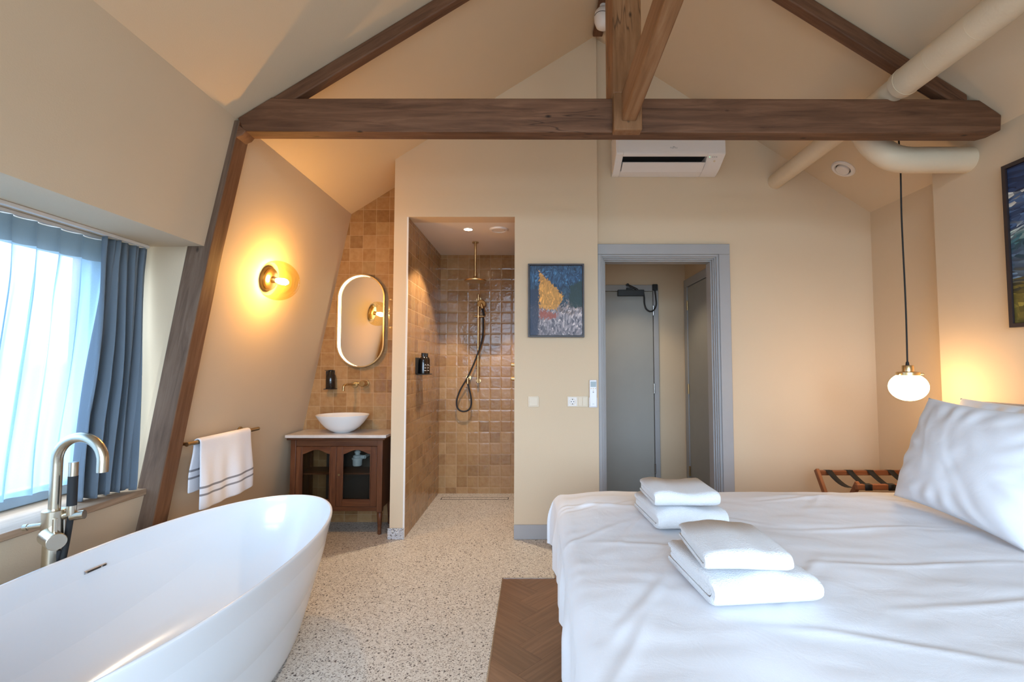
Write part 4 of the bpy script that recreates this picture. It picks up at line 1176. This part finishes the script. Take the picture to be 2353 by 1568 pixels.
# ventilation duct: straight run above the tie beam with a branch elbow into the wall
DXc, DZc = 1.905, 2.765
vd = thing('ventilation_duct', 'cream wrapped ventilation pipe running above the tie beam under the roof slope', 'duct', (DXc, 2.0, DZc))
obj('main_pipe', MB().tube([(DXc, -1.595, DZc), (DXc, 1.0, DZc), (DXc, 2.40, DZc)], 0.072, 28), DUCT, vd)
obj('rear_pipe', MB().tube([(DXc, 2.395, DZc), (DXc, 3.0, DZc), (DXc, YD + 0.01, DZc)], 0.060, 28), DUCT, vd)
for y in (0.7, 1.15, 1.62, 1.98, 2.2):
    obj('wrap_seam', MB().tube([(DXc, y - 0.004, DZc), (DXc, y + 0.004, DZc)], 0.0728, 28), DUCT, vd)
obj('collar', MB().tube([(DXc, 2.385, DZc), (DXc, 2.425, DZc)], [0.074, 0.070], 28), DUCT, vd)
bend = [Vector((DXc, 2.76, DZc)), Vector((DXc + 0.035, 2.755, DZc - 0.08)), Vector((DXc + 0.085, 2.75, DZc - 0.165)), Vector((DXc + 0.16, 2.74, DZc - 0.235)), Vector((DXc + 0.25, 2.735, DZc - 0.262)), Vector((DXc + 0.38, 2.73, DZc - 0.265)), Vector((2.525, 2.73, DZc - 0.265))]
obj('branch_elbow', MB().tube(spline(bend, 7), 0.073, 28), DUCT, vd)
# round valve on the sloping ceiling
vc = Vector((2.279, 3.47, zr(2.279))); nv = Vector((-0.659, 0, -1)).normalized()
Mv = Matrix.Translation(vc) @ nv.to_track_quat('Z', 'Y').to_matrix().to_4x4()
va = thing('air_valve', 'round white air valve on the sloping ceiling above the luggage rack', 'vent', vc)
obj('vent_ring', MB().lathe([(0.084, -0.001), (0.084, 0.005), (0.074, 0.013), (0.058, 0.012), (0.052, 0.004), (0.052, -0.001)], Mv, 44, cap=False), WHITEP, va)
obj('dark_gap', MB().lathe([(0.053, 0.0), (0.053, 0.002), (0.001, 0.002)], Mv, 32), BLACKM, va)
obj('vent_disc', MB().lathe([(0.046, 0.004), (0.046, 0.018), (0.042, 0.022), (0.001, 0.023)], Mv @ Matrix.Translation((0.002, 0, 0)), 40), WHITEP, va)

# air conditioner
AX0, AX1 = 0.605, 1.425
ac = thing('air_conditioner', 'white wall mounted air conditioner above the grey doorway', 'air conditioner', ((AX0 + AX1) / 2, YD, 2.80))
prof = [(YD - 0.001, 2.800), (YD - 0.001, 3.085), (YD - 0.19, 3.085), (YD - 0.222, 3.06), (YD - 0.230, 2.895), (YD - 0.226, 2.886), (YD - 0.105, 2.822), (YD - 0.03, 2.800)]
m = MB()
# body with a cut for the air outlet
m.prism(prof, 'x', AX0, AX0 + 0.055); m.prism(prof, 'x', AX1 - 0.13, AX1)
inner = [(YD - 0.001, 2.800), (YD - 0.001, 3.085), (YD - 0.19, 3.085), (YD - 0.222, 3.06), (YD - 0.230, 2.895), (YD - 0.226, 2.886), (YD - 0.205, 2.8755), (YD - 0.160, 2.93), (YD - 0.070, 2.90), (YD - 0.080, 2.8145), (YD - 0.03, 2.800)]
m.prism(inner, 'x', AX0 + 0.055, AX1 - 0.13)
acb = obj('casing', m, WHITEP, ac, bevel=0.003)
obj('front_panel', MB().prism([(YD - 0.2305, 2.898), (YD - 0.224, 3.055), (YD - 0.232, 3.055), (YD - 0.2385, 2.905), (YD - 0.2365, 2.896)], 'x', AX0 + 0.012, AX1 - 0.004), WHITEP, ac, bevel=0.002)
obj('air_outlet', MB().box(AX0 + 0.056, AX1 - 0.131, YD - 0.205, YD - 0.075, 2.893, 2.899), BLACKM, ac)
lv = [(YD - 0.176, 2.843), (YD - 0.173, 2.848), (YD - 0.090, 2.810), (YD - 0.088, 2.804)]
obj('louver', MB().prism(lv, 'x', AX0 + 0.060, AX1 - 0.135), WHITEP, ac, bevel=0.001)
dmv = lambda f, x: Vector((x, YD - 0.226 + 0.121 * f, 2.886 - 0.064 * f))
obj('indicator_light', MB().cyl(dmv(0.18, AX1 - 0.112), dmv(0.18, AX1 - 0.112) + Vector((0, -0.0012, -0.0015)), 0.0022), emit('indicator_green', (0.2, 1.0, 0.4), 3), ac)
m = MB()
for i, x in enumerate((0.09, 0.075, 0.06)):
    c_ = dmv(0.18, AX1 - x); m.box(c_.x - 0.003, c_.x + 0.003, c_.y - 0.004, c_.y + 0.001, c_.z - 0.003, c_.z + 0.0005)
obj('indicator_print', m, GREY, ac)
c_ = dmv(0.45, AX1 - 0.065)
obj('sensor_button', MB().cyl(c_ + Vector((0, 0.002, 0.002)), c_ + Vector((0, -0.001, -0.002)), 0.008), SWITCH, ac)
lm = text_mb('FUJITSU', 0.016, Matrix.Translation((AX0 + 0.43, YD - 0.2375, 2.929)) @ Matrix.Rotation(PI / 2 - 0.04, 4, 'X'))
lm.tube([Vector((AX0 + 0.4295 + 0.006 * math.cos(a), YD - 0.2372, 2.939 + 0.0028 * math.sin(2 * a))) for a in [2 * PI * i / 20 for i in range(20)]], 0.0007, 5, closed=True)
obj('logo', lm, GREY, ac)

# door closer above the hall door
dc = thing('door_closer', 'black overhead door closer with cable loop on the grey hall door', 'door closer', (1.05, 4.97, 2.05))
q0, q1 = at(1419, 681, Y=4.955), at(1479, 667, Y=4.955)
obj('closer_body', MB().box(q0.x, q1.x, 4.925, 4.97, q0.z, q1.z), BLACK, dc, bevel=0.004)
a0, a1 = at(1442, 655, Y=4.95), at(1463, 665, Y=4.93)
obj('closer_arm', MB().tube([a1 + Vector((0.01, 0, -0.01)), a1, a0], 0.011, 8).cyl(a0 + Vector((0, 0.02, 0)), a0 + Vector((0, -0.01, 0)), 0.015).box(a0.x - 0.012, a0.x + 0.05, 4.935, 4.968, a0.z - 0.055, a0.z - 0.03), BLACK, dc)
j0, j1 = at(1499, 668, Y=4.955), at(1510, 654, Y=4.955)
obj('junction_box', MB().box(j0.x, j1.x, 4.935, 4.966, j0.z, j1.z), BLACK, dc, bevel=0.003)
cp = [at(x, y, Y=4.945) for x, y in ((1479, 674), (1480.5, 685), (1481, 697), (1485, 710), (1494, 716), (1503, 712), (1508, 700), (1507, 685), (1505, 668))]
obj('cable', MB().tube(spline(cp, 6), 0.0075, 8), BLACK, dc)

# wall plates
def plate(mb, x0, x1, z0, z1, d): return mb.box(x0, x1, YP - d, YP + 0.001, z0, z1)
s1 = thing('light_switch', 'single cream light switch under the painting on the cream wall', 'light switch', (-0.014, YP, 1.03))
obj('switch_plate', plate(MB(), -0.055, 0.027, 0.989, 1.071, 0.008), SWITCH, s1, bevel=0.003)
obj('rocker', plate(MB(), -0.046, 0.018, 0.998, 1.062, 0.012), SWITCH, s1, bevel=0.002)
s2 = thing('socket_and_switch', 'cream double wall plate with white socket and rocker beside the remote', 'socket', (0.322, YP, 1.03))
obj('switch_plate', plate(MB(), 0.243, 0.402, 0.989, 1.071, 0.008), SWITCH, s2, bevel=0.003)
so = obj('socket_insert', plate(MB(), 0.251, 0.317, 0.997, 1.063, 0.011), WHITEP, s2, bevel=0.002)
m = MB().lathe([(0.0205, 0.0), (0.0205, 0.0016), (0.0245, 0.0016), (0.0245, 0.0)], Matrix.Translation((0.284, YP - 0.011, 1.03)) @ Matrix.Rotation(PI / 2, 4, 'X'), 32, cap=False)
obj('socket_rim', m, SWITCH, so)
m = MB()
for x in (-0.0095, 0.0095): m.cyl((0.284 + x, YP - 0.0105, 1.03), (0.284 + x, YP - 0.0122, 1.03), 0.0036)
for z in (0.017, -0.017): m.box(0.280, 0.288, YP - 0.0122, YP - 0.0105, 1.03 + z - 0.003, 1.03 + z + 0.003)
obj('socket_hole', m, BLACKM, so)
obj('rocker', plate(MB(), 0.327, 0.3585, 0.998, 1.062, 0.012), SWITCH, s2, bevel=0.002)
obj('rocker', plate(MB(), 0.3605, 0.393, 0.998, 1.062, 0.012), SWITCH, s2, bevel=0.002)
rc = thing('remote_control', 'white remote control in its wall cradle beside the doorway', 'remote control', (0.440, YP, 0.99))
REMW = plain('remote_white', (0.80, 0.80, 0.84), 0.35, var=0.01)
obj('cradle', MB().box(0.409, 0.473, YP - 0.020, YP + 0.001, 0.986, 1.062), REMW, rc, bevel=0.004)
rem = obj('remote_body', MB().box(0.413, 0.469, YP - 0.028, YP - 0.006, 0.992, 1.196), REMW, rc, bevel=0.006)
obj('display', MB().box(0.420, 0.462, YP - 0.0288, YP - 0.026, 1.143, 1.184), plain('lcd_grey', (0.30, 0.36, 0.38), 0.2), rem)
m = MB()
for x in (0.425, 0.441, 0.457): m.cyl((x, YP - 0.0275, 1.131), (x, YP - 0.0296, 1.131), 0.005, n=12)
m.cyl((0.441, YP - 0.0275, 1.116), (0.441, YP - 0.0296, 1.116), 0.004, n=12)
bt = obj('button', m, SWITCH, rem)
obj('power_button', MB().cyl((0.441, YP - 0.0275, 1.103), (0.441, YP - 0.0298, 1.103), 0.0055, n=16), GREY, rem)
obj('logo_print', MB().box(0.434, 0.448, YP - 0.0288, YP - 0.027, 1.012, 1.0145), GREY, rem)

# pictures
def art_mat(name, bands, scale, seed, cells):
    # abstract brushwork: every stroke (a stretched cell) takes one colour from soft bands
    m, nt, b = new_mat(name)
    t = nt.nodes.new('ShaderNodeTexCoord')
    mp = nt.nodes.new('ShaderNodeMapping'); mp.inputs['Location'].default_value = (seed, seed, seed); mp.inputs['Scale'].default_value = scale
    lk(nt, t.outputs['Generated'], mp.inputs[0])
    warp = noise_tex(nt, mp.outputs[0], 3.0, 2, 0.5, 0.5)
    vadd = nt.nodes.new('ShaderNodeVectorMath'); vadd.operation = 'ADD'
    cw = nt.nodes.new('ShaderNodeCombineXYZ')
    for k in range(3): lk(nt, math_node(nt, 'MULTIPLY', math_node(nt, 'SUBTRACT', warp, 0.5), 0.5), cw.inputs[k])
    lk(nt, mp.outputs[0], vadd.inputs[0]); lk(nt, cw.outputs[0], vadd.inputs[1])
    vo = nt.nodes.new('ShaderNodeTexVoronoi'); vo.inputs['Scale'].default_value = cells
    lk(nt, vadd.outputs[0], vo.inputs['Vector'])
    s = nt.nodes.new('ShaderNodeSeparateXYZ'); lk(nt, t.outputs['Generated'], s.inputs[0])
    rc = nt.nodes.new('ShaderNodeSeparateColor'); lk(nt, vo.outputs['Color'], rc.inputs[0])
    jit = math_node(nt, 'SUBTRACT', rc.outputs[0], 0.5)
    pos = math_node(nt, 'ADD', s.outputs[2], math_node(nt, 'MULTIPLY', jit, 0.13))
    pos = math_node(nt, 'ADD', pos, math_node(nt, 'MULTIPLY', math_node(nt, 'SUBTRACT', warp, 0.5), 0.30))
    c1 = ramp(nt, pos, bands)
    tone = ramp(nt, rc.outputs[1], [(0.0, (0.35, 0.38, 0.45)), (0.5, (0.95, 0.95, 0.95)), (0.85, (1.5, 1.45, 1.4)), (1.0, (2.8, 2.7, 2.4))])
    c2 = mix_col(nt, 1.0, c1, tone, 'MULTIPLY')
    b.inputs['Roughness'].default_value = 0.55
    bump(nt, b, vo.outputs['Distance'], 0.2, 0.002)
    lk(nt, c2, b.inputs['Base Color'])
    return m, nt, b, c2, s, jit, tone
pc = thing('framed_picture', 'small dark framed abstract painting in blue, ochre and grey by the shower', 'picture', (0.16, YP, 1.80))
x0, x1, z0, z1 = -0.056, 0.375, 1.522, 2.088
m = MB()
for a in ((x0, x0 + 0.012, z0, z1), (x1 - 0.012, x1, z0, z1), (x0 + 0.012, x1 - 0.012, z0, z0 + 0.012), (x0 + 0.012, x1 - 0.012, z1 - 0.012, z1)):
    m.box(a[0], a[1], YP - 0.036, YP - 0.001, a[2], a[3])
obj('frame', m, FRAMEK, pc)
A1, nt, b, c2, s, jit, tone = art_mat('abstract_canvas', [(0.0, (0.20, 0.18, 0.20)), (0.30, (0.30, 0.27, 0.29)), (0.40, (0.22, 0.17, 0.16)), (0.46, (0.03, 0.06, 0.09)), (0.62, (0.015, 0.045, 0.085)), (0.85, (0.03, 0.09, 0.19)), (1.0, (0.02, 0.05, 0.10))], (1, 1, 0.7), 3.0, 38)
# a slanting ochre field with a red patch under it
def wedge(f, edge):
    return ramp(nt, math_node(nt, 'ADD', f, math_node(nt, 'MULTIPLY', jit, 0.05)), [(0.0, (0, 0, 0)), (edge, (0.92, 0.92, 0.92))])
X_, Z_ = s.outputs[0], s.outputs[2]
def lin(a_, b_, c_): return math_node(nt, 'ADD', math_node(nt, 'ADD', math_node(nt, 'MULTIPLY', X_, a_), math_node(nt, 'MULTIPLY', Z_, b_)), c_)
def both(*fs):
    r = fs[0]
    for f in fs[1:]: r = math_node(nt, 'MINIMUM', r, f)
    return r
cc = mix_col(nt, wedge(both(lin(-1, 0.1, 0.16), lin(0, -1, 0.68)), 0.02), c2, (0.02, 0.035, 0.075))
och = mix_col(nt, 1.0, (0.62, 0.29, 0.05), mix_col(nt, 0.6, tone, (1.0, 1.0, 1.0)), 'MULTIPLY')
cc = mix_col(nt, wedge(both(lin(1, 0, -0.17), lin(-0.75, -1, 1.06), lin(-0.9, 0.6, 0.25), lin(0.1, 1, -0.40)), 0.015), cc, och)
cc = mix_col(nt, wedge(both(lin(1, 0, -0.16), lin(-1, 0.3, 0.44), lin(0, 1, -0.23), lin(-0.2, -1, 0.42)), 0.02), cc, (0.33, 0.085, 0.055))
cc = mix_col(nt, wedge(both(lin(1, -0.1, -0.68), lin(0, 1, -0.38), lin(0.3, -1, 0.50)), 0.03), cc, (0.015, 0.04, 0.04))
lk(nt, cc, b.inputs['Base Color'])
obj('canvas', MB().box(x0 + 0.015, x1 - 0.015, YP - 0.028, YP - 0.002, z0 + 0.015, z1 - 0.015), A1, pc)

pr_ = thing('framed_picture', 'large dark framed abstract painting in blues, teal and olive over the headboard', 'picture', (2.52, 2.1, 1.93))
y0, y1, z0, z1 = 1.72, 2.50, 1.502, 2.362
m = MB()
for a in ((y0, y0 + 0.02, z0, z1), (y1 - 0.02, y1, z0, z1), (y0 + 0.02, y1 - 0.02, z0, z0 + 0.02), (y0 + 0.02, y1 - 0.02, z1 - 0.02, z1)):
    m.box(2.482, 2.519, a[0], a[1], a[2], a[3])
obj('frame', m, FRAMEK, pr_)
A2, *_ = art_mat('abstract_canvas_blue', [(0.0, (0.10, 0.09, 0.02)), (0.2, (0.20, 0.15, 0.03)), (0.3, (0.02, 0.03, 0.04)), (0.38, (0.10, 0.16, 0.26)), (0.48, (0.03, 0.13, 0.15)), (0.58, (0.30, 0.36, 0.38)), (0.63, (0.02, 0.05, 0.13)), (0.76, (0.05, 0.10, 0.22)), (0.8, (0.42, 0.42, 0.40)), (0.84, (0.012, 0.03, 0.09)), (1.0, (0.02, 0.05, 0.14))], (0.35, 0.35, 1.3), 9.0, 34)
obj('canvas', MB().box(2.492, 2.518, y0 + 0.022, y1 - 0.022, z0 + 0.022, z1 - 0.022), A2, pr_)

# luggage rack
lr = thing('luggage_rack', 'folding wooden luggage rack with black straps behind the bed', 'luggage rack', (2.3, 3.25, 0))
LX0, LX1, LYb, LYf, LZ = 1.995, 2.585, 3.43, 3.03, 0.565
obj('rail', MB().box(LX0, LX1, LYb - 0.014, LYb + 0.014, LZ - 0.034, LZ, 'x'), RACKW, lr, bevel=0.004)
obj('rail', MB().box(LX0 + 0.005, LX1 - 0.005, LYf - 0.014, LYf + 0.014, LZ - 0.034, LZ, 'x'), RACKW, lr, bevel=0.004)
for x in (LX0 - 0.006, LX1 + 0.006):
    s_ = 1 if x < 2.2 else -1
    for (ya_, yb_, dx) in ((LYb, LYf + 0.02, 0), (LYf, LYb - 0.02, 0.026 * s_)):
        p0 = Vector((x + dx, ya_, LZ + 0.006)); p1 = Vector((x + dx, yb_, 0.0))
        d_ = (p1 - p0); Ld = d_.length; d_.normalize(); w_ = Vector((1, 0, 0)); nn = d_.cross(w_)
        Ml = Matrix(((d_.x, w_.x, nn.x, p0.x), (d_.y, w_.y, nn.y, p0.y), (d_.z, w_.z, nn.z, p0.z), (0, 0, 0, 1)))
        obj('leg', MB().box(0, Ld - 0.004, -0.012, 0.012, -0.018, 0.018, 'x', Ml), RACKW, lr, bevel=0.004)
obj('lower_stretcher', MB().cyl((LX0, LYf + 0.06, 0.10), (LX1, LYf + 0.06, 0.10), 0.010), RACKW, lr)
for i in range(4):
    x = LX0 + 0.075 + i * 0.145
    def strap(u, v, x=x):
        prof_ = [(LYb + 0.016, LZ - 0.036), (LYb + 0.016, LZ + 0.0015), (LYb - 0.016, LZ + 0.0015), (LYb - 0.024, LZ - 0.010)]
        n_ = 10
        for k in range(1, n_):
            t = k / n_; prof_.append((LYb - 0.024 + (LYf - LYb + 0.048) * t, LZ - 0.010 - 0.055 * math.sin(PI * t)))
        prof_ += [(LYf + 0.024, LZ - 0.010), (LYf + 0.016, LZ + 0.0015), (LYf - 0.016, LZ + 0.0015), (LYf - 0.016, LZ - 0.036)]
        k = v * (len(prof_) - 1); i0 = min(int(k), len(prof_) - 2); f = k - i0
        a, b_ = prof_[i0], prof_[i0 + 1]
        return Vector((x + (u - 0.5) * 0.045, a[0] + (b_[0] - a[0]) * f, a[1] + (b_[1] - a[1]) * f))
    obj('strap', MB().grid(strap, 2, 17), BLACKM, lr, solid=0.002)

# curtain track, drape and sheer at the window
ct = thing('curtain_track', 'white double curtain track under the window head', 'curtain track', (-2.03, 1.4, HEAD))
obj('track', MB().box(-2.018, -1.996, 0.31, 2.45, HEAD - 0.016, HEAD - 0.0005, 'y'), WHITEP, ct, bevel=0.002)
obj('track', MB().box(-2.116, -2.088, 0.31, 2.45, HEAD - 0.016, HEAD - 0.0005, 'y'), WHITEP, ct, bevel=0.002)
zb_ = 0.690
def drape(u, v):
    # v: 0 at the top; pinch-pleated heading, deep folds opening towards the hem
    y0 = 2.205 - 0.010 * v; y1 = 2.455 - 0.035 * v
    y = y0 + (y1 - y0) * u
    ph = u * 2 * PI * 4.5
    top = 1 - smoothstep(0.0, 0.13, v)
    amp = 0.018 + 0.030 * smoothstep(0.06, 0.6, v)
    f = math.sin(ph + 0.5 * math.sin(ph * 0.5 + 3 * v)) + 0.35 * math.sin(2.3 * ph + 2 * v)
    x = -2.022 - 0.085 * smoothstep(0.1, 1, v) * (1 - u) + amp * f * 0.8
    y += 0.012 * math.cos(ph) * smoothstep(0.1, 0.7, v)
    x += top * 0.006 * math.sin(ph * 3)
    z = (HEAD - 0.019) + (zb_ - HEAD + 0.019) * v + 0.004 * math.sin(ph * 1.5) * v
    return Vector((x, y, z))
dp = obj('drape', MB().grid(drape, 120, 60), DRAPE, smooth=85, origin=(-2.03, 2.33, 1.3), solid=0.003)
tag(dp, 'blue grey curtain gathered at the side of the window by the wooden post', 'curtain')
def sheer_fn(z0, z1, nf=1.0):
    def fn(u, v):
        y = 0.34 + 1.98 * u
        z = z0 + (z1 - z0) * v; d = (HEAD - z)
        ph = y * 2 * PI / 0.098 + 0.6 * math.sin(y * 7)
        k = smoothstep(0.05, 0.35, d)
        x = -2.098 + 0.014 * math.sin(ph) * (1 + 0.2 * k) + 0.012 * k * math.sin(y * 23 + 2.0 * d) + 0.004 * math.sin(ph * 2.7 + 4 * d) * k
        pin = 1 - k
        y2 = y + 0.012 * math.cos(ph) + 0.020 * k * fbm(y * 6, d * 1.6, 2.0)
        x -= 0.075 * smoothstep(0.2, 1.1, d)
        return Vector((x, y2, z))
    return fn
shr = thing('sheer_curtain', 'pale see-through pleated curtain drawn across the bright window', 'curtain', (-2.08, 1.3, HEAD))
obj('voile', MB().grid(sheer_fn(HEAD - 0.125, 0.748), 420, 40), SHEER, shr, smooth=85)
obj('heading_tape', MB().grid(sheer_fn(HEAD - 0.019, HEAD - 0.125), 420, 6), HEADER, shr, smooth=85)

# hall light
hl = thing('hall_lamp', 'small ceiling lamp in the hall behind the doorway', 'ceiling lamp', (0.95, 4.35, 2.45))
obj('lamp_ring', MB().lathe([(0.05, 0.0), (0.05, -0.006), (0.04, -0.006)], Matrix.Translation((0.95, 4.35, 2.4495)), 32, cap=False), WHITEP, hl)
obj('lens', MB().lathe([(0.039, 0.0), (0.039, -0.003), (0.001, -0.003)], Matrix.Translation((0.95, 4.35, 2.4495)), 32), emit('hall_glow', (1.0, 0.80, 0.52), 20), hl)
l = bpy.data.lights.new('hall_beam', 'SPOT'); l.energy = 34; l.color = (1.0, 0.82, 0.56); l.spot_size = math.radians(100); l.spot_blend = 0.5; l.shadow_soft_size = 0.03
o = bpy.data.objects.new('hall_beam', l); C.objects.link(o); o.parent = hl; o.location = (0, 0, -0.01)
